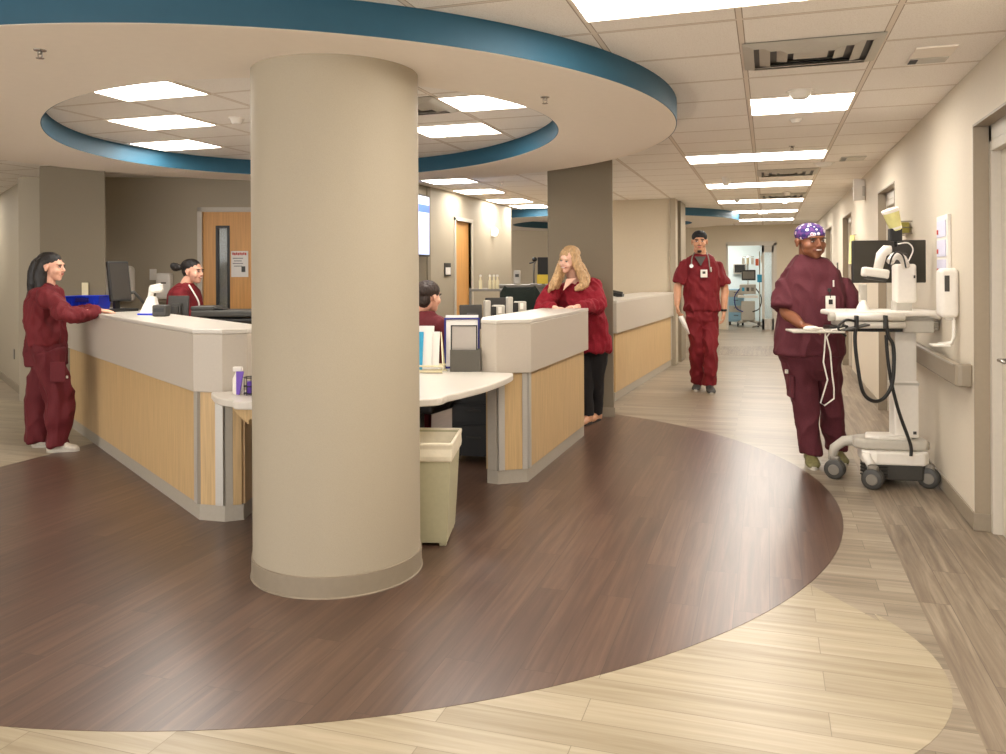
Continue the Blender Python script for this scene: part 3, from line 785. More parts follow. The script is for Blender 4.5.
# --- items under the desk, right side: black pedestal cabinet and office chair
p = at(470, 462)
t = thing('pedestal_cabinet', 'black mobile pedestal under the curved desk against the middle counter', 'cabinet', (p.x - .0, p.y + .25, 0), radians(8))
rb(((0, 0, .34), (.36, .5, .58)), 'cabinet_body', 'black', t, .008)
for k, (z, hh) in enumerate(((.54, .14), (.38, .14), (.17, .24))):
    o = rb(((0, -.255, z), (.34, .016, hh)), 'drawer', 'black', t, .004)
    MB().box((0, -.268, z + .03), (.12, .012, .012)).build('drawer_handle', 'dgrey', o, bevel=.003)
for sx in (-1, 1):
    for sy in (-1, 1):
        MB().lathe((sx * .14, sy * .2, .025), [(.0, -.012), (.025, -.012), (.025, .012), (.0, .012)], 16, axis='x').build('caster', 'rubber', t, smooth=40)
def office_chair(loc, rz, label, m='black', back_h=.92):
    t = thing('office_chair', label, 'chair', loc, rz, 'office chairs in the station')
    MB().box((0, 0, .46), (.48, .46, .08)).build('seat', m, t, bevel=.03, seg=3)
    MB().box((0, .24, .74), (.44, .07, .46), (radians(-8), 0, 0)).build('backrest', m, t, bevel=.03, seg=3)
    MB().tube([(0, .2, .44), (0, .29, .52), (0, .29, .66)], .02).build('back_bracket', m, t, smooth=True)
    MB().tube([(0, 0, .1), (0, 0, .43)], .028, 12).build('gas_column', 'dgrey', t, smooth=True)
    for k in range(5):
        a = 2 * pi * k / 5
        o = MB().tube([(0, 0, .11), (.27 * cos(a), .27 * sin(a), .07)], [.026, .018], 8).build('base_leg', m, t, smooth=True)
        MB().lathe((.27 * cos(a), .27 * sin(a), .03), [(0, -.02), (.03, -.02), (.03, .02), (0, .02)], 14, axis='x').build('caster', 'rubber', o, smooth=40)
    for sx in (-1, 1):
        MB().tube([(sx * .24, 0, .45), (sx * .28, 0, .5), (sx * .28, 0, .66), (sx * .28, -.1, .67), (sx * .28, .1, .67)], .016, 8).build('armrest', 'chrome' if m != 'black' else 'dgrey', t, smooth=True)
    return t
g5 = atd(421, 460, 6.5)
office_chair((g5.x, g5.y, 0), YAW + radians(155), 'black office chair of the dark haired person by the column')
jc = atd(520, 330, 8.3)
office_chair((jc.x, jc.y, 0), YAW + pi, 'black office chair with a dark jacket hung over it')
# jacket over the chair back: rumpled drape
mb = MB(); nx, nz = 26, 16; vs = []; fs = []
for i in range(nx):
    for j in range(nz):
        a = 2 * pi * i / nx; zz = j / (nz - 1)
        rx = .27 + .05 * zz + .014 * sin(5 * a + 3 * zz); ry = .07 + .05 * zz + .012 * sin(7 * a + 2)
        if zz < .12: rx *= .8 + 1.6 * zz; ry *= .5 + 4 * zz
        vs.append((rx * cos(a), ry * sin(a), -.50 * zz + .03 * cos(2 * a) * (1 - zz)))
for i in range(nx):
    i2 = (i + 1) % nx
    for j in range(nz - 1): fs.append((i * nz + j, i * nz + j + 1, i2 * nz + j + 1, i2 * nz + j))
fs.append(tuple(i * nz for i in range(nx)))
o = tag(mb.add(vs, fs).build('jacket', 'jacket', smooth=True), 'dark green black jacket hung over an office chair back beside the blonde woman', 'jacket')
o.location = (jc.x, jc.y, 1.33); o.rotation_euler = (0, 0, YAW); o.scale = (.72, .9, 1)
# monitors behind the middle counter
for u, v, dep, w, h, zc, l in ((471, 317, 7.0, .20, .21, 0, 'left grey backed monitor above the document stand'), (495.5, 308, 7.9, .20, .20, 0, 'right grey backed monitor beside the jacket')):
    p = atd(u, v, dep)
    monitor((p.x, p.y, Z1), YAW + pi + .35, w, h, p.z - Z1, l, tilt=radians(6))
# white desk phones/ card readers in front of them
for u, v, dep, l in ((493, 310, 6.75, 'left of two white desk devices with dark slots behind the middle counter'), (515, 306, 7.1, 'right of two white desk devices with dark slots behind the middle counter')):
    p = atd(u, v, dep)
    t = thing('card_reader', l, 'device', (p.x, p.y, Z1), YAW + .2, 'white desk devices')
    hz_ = p.z - Z1 + .07
    MB().box((-.05, 0, hz_ / 2 + .01), (.05, .08, hz_)).build('upright', 'lgrey', t, bevel=.008)
    MB().box((.045, 0, hz_ / 2 - .01), (.10, .07, hz_ - .04)).build('body', 'lgrey', t, bevel=.008)
    MB().box((0.0, -.038, hz_ - .085), (.04, .01, .09)).build('slot', 'black', t, bevel=.002)
    MB().box((.05, -.04, hz_ - .07), (.028, .01, .05)).build('button_plate', 'white', t, bevel=.002)
# far end: grey topped back counter, its objects
z500 = 1.18
a = atd(498, 285, 10.6); b = atd(560, 285, 10.6)
back_counter('grey topped back counter beyond the jacket, left of the pillar', (a.x, a.y), (b.x, b.y), .6, a.z, 'mgrey', 'mgrey')
az = a.z
p = atd(517, 275, 10.9)
t = thing('paper_tray', 'white upright dispenser box on the far grey counter', 'dispenser', (p.x, p.y, az), YAW)
rb(((0, 0, .095), (.09, .08, .19)), 'housing', 'lgrey', t, .01); rb(((0, -.042, .12), (.05, .006, .04)), 'window', 'dgrey', t, .002)
p = atd(541, 275, 10.85)
t = thing('desk_display', 'black display with a yellow note on the far counter beside the pillar', 'display', (p.x, p.y, az), YAW)
rb(((.03, 0, .24), (.15, .02, .24)), 'housing', 'black', t, .006); rb(((.03, -.02, .07), (.17, .02, .12)), 'yellow_note', 'yellow', t, .002)
MB().box((.03, .03, .12), (.04, .03, .24)).build('stand', 'dgrey', t)
p = atd(534, 275, 10.75)
t = thing('desk_microscope', 'grey upright stand with small black head on the far counter', 'stand', (p.x, p.y, az), YAW)
MB().tube([(0, 0, 0), (0, 0, .26), (.02, 0, .30)], .014, 8).build('pole', 'mgrey', t, smooth=True); MB().ell((.01, 0, .33), (.035, .03, .03)).build('head', 'black', t, smooth=True); MB().tube([(.02, 0, .3), (-.06, 0, .28)], .01, 6).build('arm', 'black', t, smooth=True)
MB().lathe((0, 0, 0), [(.05, 0), (.05, .015), (.02, .02)], 18).build('base', 'mgrey', t, smooth=40)
# three cream slips and one more standing above the monitors
for i, (u, v) in enumerate(((481, 277), (488.5, 276), (496, 276), (480 - 13, 288))):
    p = atd(u, v, 9.2)
for i, (u, v, l) in enumerate(((490, 277, 'left of three cream bottles by the television wall'), (494, 277, 'middle of three cream bottles by the television wall'), (497.5, 277, 'right of three cream bottles by the television wall'), (480.5, 282, 'single cream bottle left of the group of three'))):
    p = atd(u, v + 6, 8.6)
    o = MB().lathe((0, 0, 0), [(.017, 0), (.018, .01), (.018, .085), (.010, .10), (.008, .13), (.0, .13)], 14).build('bottle_body', 'cream_plastic', None, smooth=50)
    t = thing('bottle', l, 'bottle', (p.x, p.y, p.z), YAW, 'cream bottles on the shelf')
    o.parent = t; MB().lathe((0, 0, .128), [(.012, 0), (.012, .02), (0, .022)], 12).build('cap', 'white', t, smooth=50)
# shelf that carries them
p0 = atd(474, 289, 8.6); p1 = atd(502, 289, 8.6)
sh = thing('storage_shelf', 'low grey storage shelf unit behind the monitors', 'shelf', ((p0.x + p1.x) / 2, (p0.y + p1.y) / 2, 0), YAW)
wS = (p1 - p0).length + .1; hS = p0.z
MB().box((0, .06, hS - .012), (wS, .22, .024)).build('shelf_board', 'mgrey', sh, bevel=.003); MB().box((0, .06, hS * .5), (wS, .2, .02)).build('shelf_board', 'mgrey', sh)
for sx in (-1, 1): MB().box((sx * (wS / 2 - .01), .06, (hS - .02) / 2), (.02, .2, hS - .02)).build('side_panel', 'mgrey', sh)
for c in [c for c in S.objects if c.get('group') == 'cream bottles on the shelf']: c.location.z = hS; 
# small white items near wall corner
p = atd(499, 272, 10.7)
# television on the recess wall
p = atx(418, 230, TX - 0.0)
tvz0, tvz1 = atx(427, 257, TX).z, atx(427, 197, TX).z
t = thing('television', 'wall television with a pale blue screen, half hidden by the column', 'television', (TX + .07, 9.9, (tvz0 + tvz1) / 2), 0)
H2 = (tvz1 - tvz0) / 2
MB().box((0, -.35, 0), (.05, .95, 2 * H2)).build('housing', 'black', t, bevel=.008)
M['tv_screen'] = mat('lit pale blue screen', (190, 205, 240), .3, var=.0, emit=((.55, .66, 1.0), .42))
M['tv_bar'] = mat('lit blue screen bar', (60, 90, 200), .3, var=.0, emit=((.06, .14, .65), .5))
MB().box((.027, -.35, 0), (.004, .90, 2 * H2 - .05)).build('screen', 'tv_screen', t)
MB().box((.030, -.35, H2 * .55), (.003, .90, .10)).build('title_bar', 'tv_bar', t)
MB().box((-.05, -.35, 0), (.06, .3, .3)).build('wall_bracket', 'black', t)
struct(MB().span((TX - .12, 8.9, 0), (TX - .02, ty0 - .1, CEIL)).build('wall_television', 'taupe'))
# door sign right of television, small wall lamp
def on_tx(u0, v0, u1, v1, th, name, label, cat, m, bevel=.004):
    a, b = atx(u0, v0, TX), atx(u1, v1, TX)
    t = thing(name, label, cat, (TX, (a.y + b.y) / 2, (a.z + b.z) / 2))
    return t, abs(b.y - a.y), abs(a.z - b.z)
t, w, h = on_tx(444, 263, 450, 276, .02, 'door_sign', 'small black and white door sign beside the open television wall door', 'sign', 'black')
MB().box((.008, 0, 0), (.014, w, h)).build('back_plate', 'black', t, bevel=.002); MB().box((.017, .0, -.02), (.004, w * .8, h * .55)).build('paper_insert', 'paper', t)
t, w, h = on_tx(489, 227, 495, 237, .1, 'wall_lamp', 'small round white wall lamp high on the television wall', 'wall lamp', 'white')
M['lamp_glass'] = mat('lit lamp glass', (255, 250, 240), .4, var=0, emit=(PANEL_COL, .8))
MB().box((.01, 0, 0), (.02, .16, h)).build('back_plate', 'white', t, bevel=.004)
MB().ell((.05, 0, 0), (.05, .09, h / 2)).build('lamp_shade', 'lamp_glass', t, smooth=True)
# --- wall items left: white boards, dispensers, poster, switches (all on the station back wall)
def on_wall(u0, u1, v0, v1, proud):
    """local frame on the door wall: returns (location, rotz, width, height)"""
    a, b = onw(u0), onw(u1); c = (a + b) / 2
    dpt = Vector((c.x, c.y)).dot(Vector((Fv.x, Fv.y)))
    zt = atd((u0 + u1) / 2, v0, dpt).z; zb = atd((u0 + u1) / 2, v1, dpt).z
    return (c.x, c.y, (zt + zb) / 2), YAW, (b - a).length, zt - zb
loc, rz, w, h = on_wall(107, 137, 266, 302, .1)
t = thing('paper_towel_dispenser', 'large white rounded wall dispenser behind the tall dark monitor', 'dispenser', loc, rz)
MB().box((0, -.06, 0), (w, .12, h)).build('cover', 'white', t, bevel=.05, seg=4); MB().box((0, -.125, -h * .3), (w * .5, .01, .02)).build('outlet_slot', 'lgrey', t)
loc, rz, w, h = on_wall(150, 157, 269, 280, .1)
tag(MB().box((0, -.008, 0), (w, .014, h)).build('wall_switch', 'white', bevel=.004), 'small white blank plate on the wall right of the large dispenser', 'wall plate'); S.objects['wall_switch'].location = loc; S.objects['wall_switch'].rotation_euler = (0, 0, rz)
loc, rz, w, h = on_wall(159, 174, 273, 299, .1)
t = thing('soap_dispenser', 'white wall dispenser with small grey logo left of the woman with a bun', 'dispenser', loc, rz)
MB().box((0, -.055, 0), (w, .11, h)).build('cover', 'white', t, bevel=.025, seg=3); MB().box((.01, -.112, h * .12), (w * .35, .004, .02)).build('logo', 'mgrey', t); MB().box((0, -.04, -h / 2 - .03), (w * .9, .09, .05)).build('drip_tray', 'base', t, bevel=.01)
loc, rz, w, h = on_wall(83, 89, 282.5, 294, .1)
o = tag(MB().box((0, -.008, 0), (w, .014, h)).build('wall_switch', 'cream_plastic', bevel=.004), 'cream double light switch plate on the pillar above the blue bin', 'light switch')
pp = atd(85.5, 289, 8.74); o.location = (pp.x, pp.y, pp.z); o.rotation_euler = (0, 0, YAW)
p = atd(105, 292, 8.4)
# poster on the door
loc, rz, w, h = on_wall(230.5, 248, 251, 277, .02)
t = thing('door_poster', 'white notice with red heading taped to the maple door', 'poster', (loc[0] + nw.x * .0, loc[1] + nw.y * .0, loc[2]), rz)
MB().box((0, .024, 0), (w, .004, h)).build('sheet', 'paper', t)
M['red_ink'] = mat('red print', (196, 70, 60), .7, var=.1); M['grey_ink'] = mat('grey print', (140, 136, 134), .7, var=.2)
for i in range(8): MB().box((-w * .38 + i * w * .105, .0195, h * .40 - (i % 2) * .004), (w * .075, .004, .03)).build('heading_letter', 'red_ink', t)
for k in range(4): MB().box((-w * .1, .0195, h * .22 - k * h * .10), (w * .6 - .03 * (k % 2), .004, .010)).build('text_line', 'grey_ink', t)
MB().box((w * .22, .0195, -h * .2), (w * .22, .004, h * .22)).build('picture', 'dgrey', t, bevel=.001)
# small wall outlet at far left
loc = atd(14.5, 354, 10.2)
wl = (LWb - LWa).normalized()
r_ = ray(14.5, 353); d2 = Vector((r_.x, r_.y)); nn = Vector((-wl.y, wl.x)); tq = LWa.dot(nn) / d2.dot(nn); q = d2 * tq
dq = q.dot(Vector((Fv.x, Fv.y)))
o = tag(MB().box((0, -.006, 0), (.09, .012, .13)).build('wall_outlet', 'mgrey', bevel=.004), 'small grey outlet plate low on the left hallway wall', 'outlet'); o.location = (q.x - nn.x * .0, q.y, atd(14.5, 354, dq).z); o.rotation_euler = (0, 0, math.atan2(wl.y, wl.x))
# things on the far counter C
p = at(628, 301.5, TOPZ)
p = Vector((C0.x - .25, 10.8, 0))
t = thing('desk_phone', 'dark little desk phone on the far reception counter', 'phone', (C0.x - .22, 10.75, TOPZ), pi / 2)
MB().box((0, 0, .03), (.16, .18, .05), (.2, 0, 0)).build('phone_body', 'black', t, bevel=.008); MB().box((-.05, 0, .07), (.045, .19, .03), (.2, 0, 0)).build('handset', 'dgrey', t, bevel=.01)
# ------------------------------------------------ right wall fittings
rail = thing('wall_handrail', 'grey rounded crash rail along the right wall below the sanitizer', 'handrail', (XR, 6.8, .88))
MB().prism([(0, -1.40), (-.055, -1.40), (-.075, -1.392), (-.088, -1.37), (-.088, 1.44), (-.06, 1.47), (0, 1.47), (0, 1.43), (-.045, 1.43), (-.045, -1.35), (0, -1.35)], -.068, .068).build('rail_face', 'base', rail, bevel=.012, seg=3)
MB().span((-.090, -1.33, .050), (-.084, 1.43, .062)).build('top_bead', 'kick', rail)
for y in (-.8, 0, .8): MB().box((-.025, y, 0), (.05, .06, .06)).build('bracket', 'kick', rail)
rail.location.y = 6.78
def on_r(u0, v0, u1, v1):
    a, b = atx(u0, v0, XR), atx(u1, v1, XR); return (XR, (a.y + b.y) / 2, (a.z + b.z) / 2), abs(b.y - a.y), abs(a.z - b.z)
loc, w, h = on_r(946, 269, 962, 318)
t = thing('sanitizer_dispenser', 'white hand sanitizer dispenser with grey window on the right wall', 'dispenser', (XR, 5.78, loc[2]), pi / 2)
hh = .31
MB().box((0, .055, 0), (.15, .11, hh)).build('cover', 'white', t, bevel=.03, seg=4)
MB().box((-.0755, .07, .06), (.006, .028, .10)).build('level_window', 'dgrey', t, bevel=.002)
MB().box((-.045, .05, -hh / 2 - .005), (.03, .06, .02)).build('nozzle', 'lgrey', t, bevel=.004)
MB().tube([(-.05, .03, -hh / 2), (-.055, .03, -.27), (-.05, .04, -.31), (.03, .10, -.325)], .011, 8).build('drip_arm', 'white', t, smooth=True)
MB().box((.0, .10, -.33), (.10, .11, .012)).build('drip_tray', 'white', t, bevel=.004)
t.rotation_euler = (0, 0, pi / 2)
loc, w, h = on_r(940, 217, 952, 277)
t = thing('wall_chart', 'tall narrow pale chart holder on the right wall above the sanitizer', 'wall chart', (XR, 6.12, loc[2]), pi / 2)
MB().box((0, .012, 0), (.36, .022, h)).build('backboard', 'white', t, bevel=.005)
M['lilac'] = mat('pale lilac paper', (206, 204, 222), .7, var=.02)
for k in range(3): MB().box((0, .026, h / 2 - .09 - k * .13), (.28, .006, .11)).build('card', 'lilac', t, bevel=.001)
for k in range(3): MB().box((.10, .031, h / 2 - .11 - k * .13), (.03, .006, .03)).build('red_mark', 'red_ink', t)
loc, w, h = on_r(900, 222, 917, 232)
t = thing('wall_basket', 'wire basket of green packets mounted on the right wall above the cart screen', 'basket', (XR, 7.65, 1.85), pi / 2)
mb = MB()
for z in (-.05, 0, .05): mb.tube([(-.2, .0, z), (-.2, .1, z), (.2, .1, z), (.2, 0, z)], .004, 6)
for x in range(-4, 5): mb.tube([(x * .048, .1, -.05), (x * .048, .1, .05)], .003, 5)
mb.build('wire_frame', 'mgrey', t, smooth=True)
M['olive'] = mat('olive packet', (150, 140, 60), .6, var=.15)
for k in range(4): MB().box((-.14 + k * .09, .05, .0), (.07, .07, .09), (0, 0, .1 * k)).build('packet', 'olive', t, bevel=.01)
# white box under the ceiling on the right wall
loc, w, h = on_r(853, 184, 865, 205)
t = thing('exit_sign', 'white box sign hanging high on the right wall past the second doorway', 'sign', (XR, 10.85, 2.46), pi / 2)
MB().box((0, .07, .02), (.06, .13, .26)).build('housing', 'white', t, bevel=.006); MB().box((0, .02, 0), (.08, .03, .12)).build('wall_bracket', 'lgrey', t)
# wall bits farther: yellow gown bag hanging outside the third door
p = atx(846, 250, XR)
t = thing('isolation_gown', 'pale yellow gown bundle hanging on the right wall behind the cart screen', 'gown', (XR, 11.9, 1.75), pi / 2); t.scale = (.55, .55, .62)
M['pale_yellow'] = mat('pale yellow fabric', (228, 222, 150), .8, scale=20, var=.08, bump=.3)
mb = MB(); nx, nz = 22, 12; vs = []; fs = []
for i in range(nx):
    for j in range(nz):
        a_ = 2 * pi * i / nx; zz = j / (nz - 1)
        vs.append(((.10 + .12 * zz + .015 * sin(6 * a_)) * cos(a_), .09 + (.05 + .03 * zz + .01 * sin(5 * a_ + 1)) * sin(a_), .35 - .62 * zz))
for i in range(nx):
    for j in range(nz - 1): fs.append((i * nz + j, i * nz + j + 1, ((i + 1) % nx) * nz + j + 1, ((i + 1) % nx) * nz + j))
fs += [tuple(i * nz for i in range(nx)), tuple(i * nz + nz - 1 for i in reversed(range(nx)))]
mb.add(vs, fs).build('fabric', 'pale_yellow', t, smooth=60)
MB().tube([(0, 0, .36), (0, .08, .36), (0, .08, .33)], .008, 6).build('hook', 'chrome', t, smooth=True)
for k, (yy_, zz_) in enumerate(((15.0, 1.5), (19.0, 1.55))):
    t = thing('wall_sign', ['dark room sign on the right wall beyond the third doorway', 'dark room sign at the far end of the right wall'][k], 'sign', (XR, yy_, zz_), pi / 2)
    MB().box((0, .008, 0), (.16, .016, .26)).build('plate', 'dgrey', t, bevel=.003); MB().box((0, .018, .04), (.12, .004, .10)).build('insert', 'lgrey', t)
# ------------------------------------------------ ceiling fittings
def vent(x0, y0, x1, y1, label):
    t = thing('ceiling_vent', label, 'air vent', ((x0 + x1) / 2, (y0 + y1) / 2, CEIL), 0, 'ceiling air vents')
    w, h = (x1 - x0) / 2, (y1 - y0) / 2
    MB().box((0, 0, -.002), (2 * w - .02, 2 * h - .02, .003)).build('backing', 'dgrey', t)
    for k, f in enumerate((1.0, .76, .5)):
        a, b = (w * f, h * f), (w * f - .055, h * f - .05)
        mb = MB(); vs = [(-a[0], -a[1], -.004), (a[0], -a[1], -.004), (a[0], a[1], -.004), (-a[0], a[1], -.004), (-b[0], -b[1], -.022), (b[0], -b[1], -.022), (b[0], b[1], -.022), (-b[0], b[1], -.022)]
        vs += [(x, y, z - .003) for x, y, z in vs]
        fs = [(i, (i + 1) % 4, 4 + (i + 1) % 4, 4 + i) for i in range(4)] + [(12 + i, 12 + (i + 1) % 4, 8 + (i + 1) % 4, 8 + i) for i in range(4)]
        mb.add(vs, fs).build('louvre', 'lgrey', t)
    MB().box((0, 0, -.016), (w * .5, h * .5, .006)).build('centre_plate', 'lgrey', t)
    return t
vent(-.12, 4.36, .56, 4.92, 'square louvred air vent in the ceiling nearest the viewer')
vent(-2.75, 4.98, -2.09, 5.5, 'louvred vent inside the round opening just right of the column')
vent(-.12, 9.9, .56, 10.5, 'louvred vent flush in the ceiling beyond the first long light')
vent(-.12, 13.0, .56, 13.6, 'small far louvred vent between the long corridor lights')
def disc(x, y, r, h, label, z=CEIL, cat='smoke detector', name='smoke_detector', m='white'):
    t = thing(name, label, cat, (x, y, z), 0, 'ceiling detectors')
    MB().lathe((0, 0, 0), [(0, -.008), (r, -.008), (r, 0), (0, 0)][::-1], 28).build('base_ring', m, t, smooth=40)
    MB().lathe((0, 0, 0), [(0, -h), (r * .55, -h), (r * .75, -h * .55), (r * .8, -.008)][::-1], 28).build('sensor_dome', m, t, smooth=50)
    MB().lathe((0, 0, -h * .5), [(r * .70, -.003), (r * .74, .0), (r * .70, .003)], 28).build('slot_ring', 'dgrey', t)
    return t
def cpt(u, v, z=CEIL): return at(u, v, z)
for u, v, r, h, l in ((800, 91, .085, .05, 'round smoke detector at the upper edge of the square ceiling light'), (796, 119, .05, .03, 'small white sensor just behind the square ceiling light'),
                      (824, 163, .11, .04, 'wide flat white detector right of the first long light'), (726, 177, .06, .11, 'white cone shaped detector at the left of the second long light'),
                      (787, 192, .06, .05, 'small detector behind the second long light'), (737, 199, .05, .06, 'detector at the left edge of the third long light'), (785, 199, .05, .08, 'detector at the right edge of the third long light'),
                      (763, 212, .12, .05, 'far dark rimmed detector beside the fourth long light'), (237, 118, .06, .045, 'smoke detector inside the round opening left of the column')):
    p = cpt(u, v); disc(p.x, p.y, r, h, l)
def sprinkler(u, v, z, label):
    p = at(u, v, z + .0)
    t = thing('sprinkler_head', label, 'sprinkler', (p.x, p.y, z), 0, 'sprinkler heads'); t.scale = (.8, .8, .6)
    MB().lathe((0, 0, -.006), [(.0, 0), (.032, 0), (.034, .006)], 20).build('escutcheon', 'chrome', t, smooth=40)
    MB().tube([(0, 0, 0), (0, 0, -.035)], .008, 8).build('frame_stem', 'chrome', t, smooth=True)
    mb = MB(); mb.tube([(.014, 0, -.015), (.014, 0, -.05), (0, 0, -.06)], .003, 6); mb.tube([(-.014, 0, -.015), (-.014, 0, -.05), (0, 0, -.06)], .003, 6); mb.build('yoke', 'chrome', t, smooth=True)
    MB().lathe((0, 0, -.064), [(0, 0), (.022, 0), (.022, .003), (0, .003)], 16).build('deflector', 'chrome', t)
    return t
sprinkler(40, 50, SOF, 'sprinkler head under the soffit at far left')
sprinkler(545, 97, SOF, 'sprinkler head under the soffit right of the column')
sprinkler(792, 146, CEIL, 'sprinkler head in the corridor ceiling above the first long light')
sprinkler(501, 183, CEIL, 'sprinkler head in the far ceiling left of the square pillar')
p0, p1 = at(918, 43, CEIL), at(962, 62, CEIL)
t = thing('ceiling_speaker_plate', 'rectangular ceiling plate with dark grille at its corner near the right wall', 'ceiling plate', (.84, (p0.y + p1.y) / 2, CEIL))
MB().box((0, 0, -.006), (.2, .34, .01)).build('plate', 'soffit', t, bevel=.003); MB().box((0, .10, -.012), (.19, .12, .006)).build('grey_cover', 'lgrey', t, bevel=.002)
for k in range(5): MB().box((-.075, .06 + k * .018, -.017), (.04, .008, .005)).build('grille_slat', 'dgrey', t)
t = thing('ceiling_speaker_plate', 'small rectangular ceiling plate farther down near the right wall', 'ceiling plate', (.84, 9.2, CEIL))
MB().box((0, 0, -.006), (.24, .3, .01)).build('plate', 'lgrey', t, bevel=.003); MB().box((-.09, 0, -.013), (.05, .2, .006)).build('dark_grille', 'dgrey', t, bevel=.002)
# ================================================================== CARTS
def hbox(mb, c, d, rot=None): mb.box(c, d, rot); return mb
cw = atd(904, 470, 5.80)
wow = thing('workstation_cart', 'white computer workstation cart on grey wheels pushed by the smiling man', 'medical cart', (cw.x, cw.y, 0), YAW - .12)
WL = wow
CQ = Matrix.Rotation(-(YAW - .12), 3, 'Z')
def cl(u, v, dep=6.2): return CQ @ (atd(u, v, dep - .42) - Vector((cw.x, cw.y, 0)))
# base: black lower tub, white housing, grey deck with legs
MB().prism([(-.30, -.10), (-.22, -.17), (.06, -.19), (.10, -.14), (.10, .12), (-.02, .16), (-.26, .12)], .05, .165).build('battery_tub', 'dgrey', WL, bevel=.012)
for k in range(4): MB().tube([(-.315, -.07, .07 + k * .024), (-.27, -.145, .062 + k * .024), (-.17, -.185, .07 + k * .024)], .006, 6).build('vent_rib', 'black', WL, smooth=True)
MB().prism([(-.32, -.11), (-.24, -.18), (.07, -.20), (.115, -.15), (.115, .13), (-.02, .17), (-.28, .13)], .155, .245).build('housing', 'white', WL, bevel=.014)
MB().prism([(-.36, -.05), (-.30, -.12), (.10, -.15), (.135, -.10), (.135, .10), (-.1, .12), (-.34, .05)], .245, .315).build('deck', 'lgrey', WL, bevel=.02, seg=3)
MB().prism([(-.28, -.05), (-.2, -.10), (.02, -.10), (.02, .08), (-.24, .07)], .31, .34).build('deck_cover', 'white', WL, bevel=.012)
wheels = []
def wheel(px, py, label=None):
    WR = Matrix.Rotation(radians(-28), 3, 'Z'); ax = WR @ Vector((0, 1, 0))
    for s in (-1, 1):
        w = MB().lathe((0, 0, 0), [(.0, -.012), (.050, -.014), (.064, -.010), (.070, -.004), (.070, .004), (.064, .010), (.050, .014), (.0, .012)], 28, axis='y', rot=None)
        w.v = [WR @ p + Vector((px, py, .070)) + ax * (s * .028) for p in w.v]; w = w.build('wheel', 'dgrey', WL, smooth=40)
        h = MB().lathe((0, 0, 0), [(0, -.004), (.034, -.004), (.038, 0), (.034, .004), (0, .004)], 20, axis='y')
        h.v = [WR @ p + Vector((px, py, .070)) + ax * (s * .043) for p in h.v]; h.build('hub_cap', 'mgrey', w, smooth=40)
    MB().box((px, py, .125), (.07, .05, .08), WR).build('caster_fork', 'mgrey', WL, bevel=.016)
a = cl(835, 470, 6.33); b = cl(873, 480, 6.04); c = cl(929, 478, 6.06)
for q, m1 in ((a, 0), (b, 1), (c, 2)): wheel(q.x, q.y)
MB().tube([(-.05, .02, .285), (-.25, .03, .292), (a.x + .06, a.y, .27), (a.x + .0, a.y + .01, .22), (a.x - .015, a.y + .02, .13)], [.04, .04, .036, .034, .03], 10).build('leg', 'lgrey', WL, smooth=True)
MB().tube([(-.22, -.10, .215), (b.x - .02, b.y + .08, .20), (b.x, b.y + .03, .15)], [.035, .034, .03], 10).build('leg', 'white', WL, smooth=True)
MB().tube([(.08, .02, .22), (c.x - .03, c.y + .03, .20), (c.x, c.y + .03, .15)], [.03, .03, .03], 10).build('leg', 'mgrey', WL, smooth=True)
q = Vector((c.x - .16, c.y + .40, 0)); wheel(q.x, q.y)
MB().tube([(.02, .08, .25), (q.x, q.y, .20)], [.03, .028], 10).build('leg', 'mgrey', WL, smooth=True)
# column
MB().box((0.0, 0, .52), (.165, .12, .40)).build('lower_column', 'white', WL, bevel=.012)
MB().box((0.0, 0, .70), (.172, .126, .02)).build('column_collar', 'lgrey', WL, bevel=.006)
MB().box((0.0, 0, .88), (.145, .105, .38)).build('upper_column', 'white', WL, bevel=.012)
MB().box((.05, -.068, .36), (.02, .008, .02)).build('power_socket', 'dgrey', WL)
# work surface
SZ = 1.11
MB().prism([(-.50, -.14), (-.43, -.19), (.16, -.19), (.21, -.12), (.21, .18), (.14, .26), (-.45, .26), (-.52, .18)], SZ + .07, SZ + .105).build('work_surface', 'white', WL, bevel=.012)
MB().prism([(-.46, -.12), (.16, -.12), (.17, .16), (-.44, .2)], SZ - .01, SZ + .07).build('drawer_box', 'lgrey', WL, bevel=.012)
MB().prism([(-.53, -.10), (-.05, -.14), (-.05, .14), (-.50, .18)], SZ - .04, SZ - .01).build('under_tray', 'black', WL, bevel=.006)
MB().prism([(-.05, -.16), (.15, -.16), (.15, -.10), (-.05, -.10)], SZ - .045, SZ + .04).build('grey_bracket', 'lgrey', WL, bevel=.01)
MB().tube([(-.53, -.22, SZ + .068), (-.07, -.22, SZ + .068)], .026, 14).build('front_handle', 'white', WL, smooth=True)
MB().lathe((-.545, -.22, SZ + .068), [(0, -.02), (.028, -.02), (.028, .02), (0, .02)], 16, axis='x').build('handle_cap', 'lgrey', WL, smooth=40)
MB().tube([(-.45, -.20, SZ + .012), (-.06, -.20, SZ + .012)], .024, 14).build('lower_rail', 'white', WL, smooth=True)
for k in range(3): MB().tube([(.12, -.12, SZ - .02 + k * .022), (.18, -.13, SZ - .02 + k * .022), (.20, -.05, SZ - .02 + k * .022)], .010, 8).build('side_rail', 'lgrey', WL, smooth=True)
MB().tube([(.10, -.16, SZ + .09), (.18, -.16, SZ + .07), (.22, -.10, SZ + .08), (.215, -.0, SZ + .085)], .022, 10).build('side_handle', 'white', WL, smooth=True)
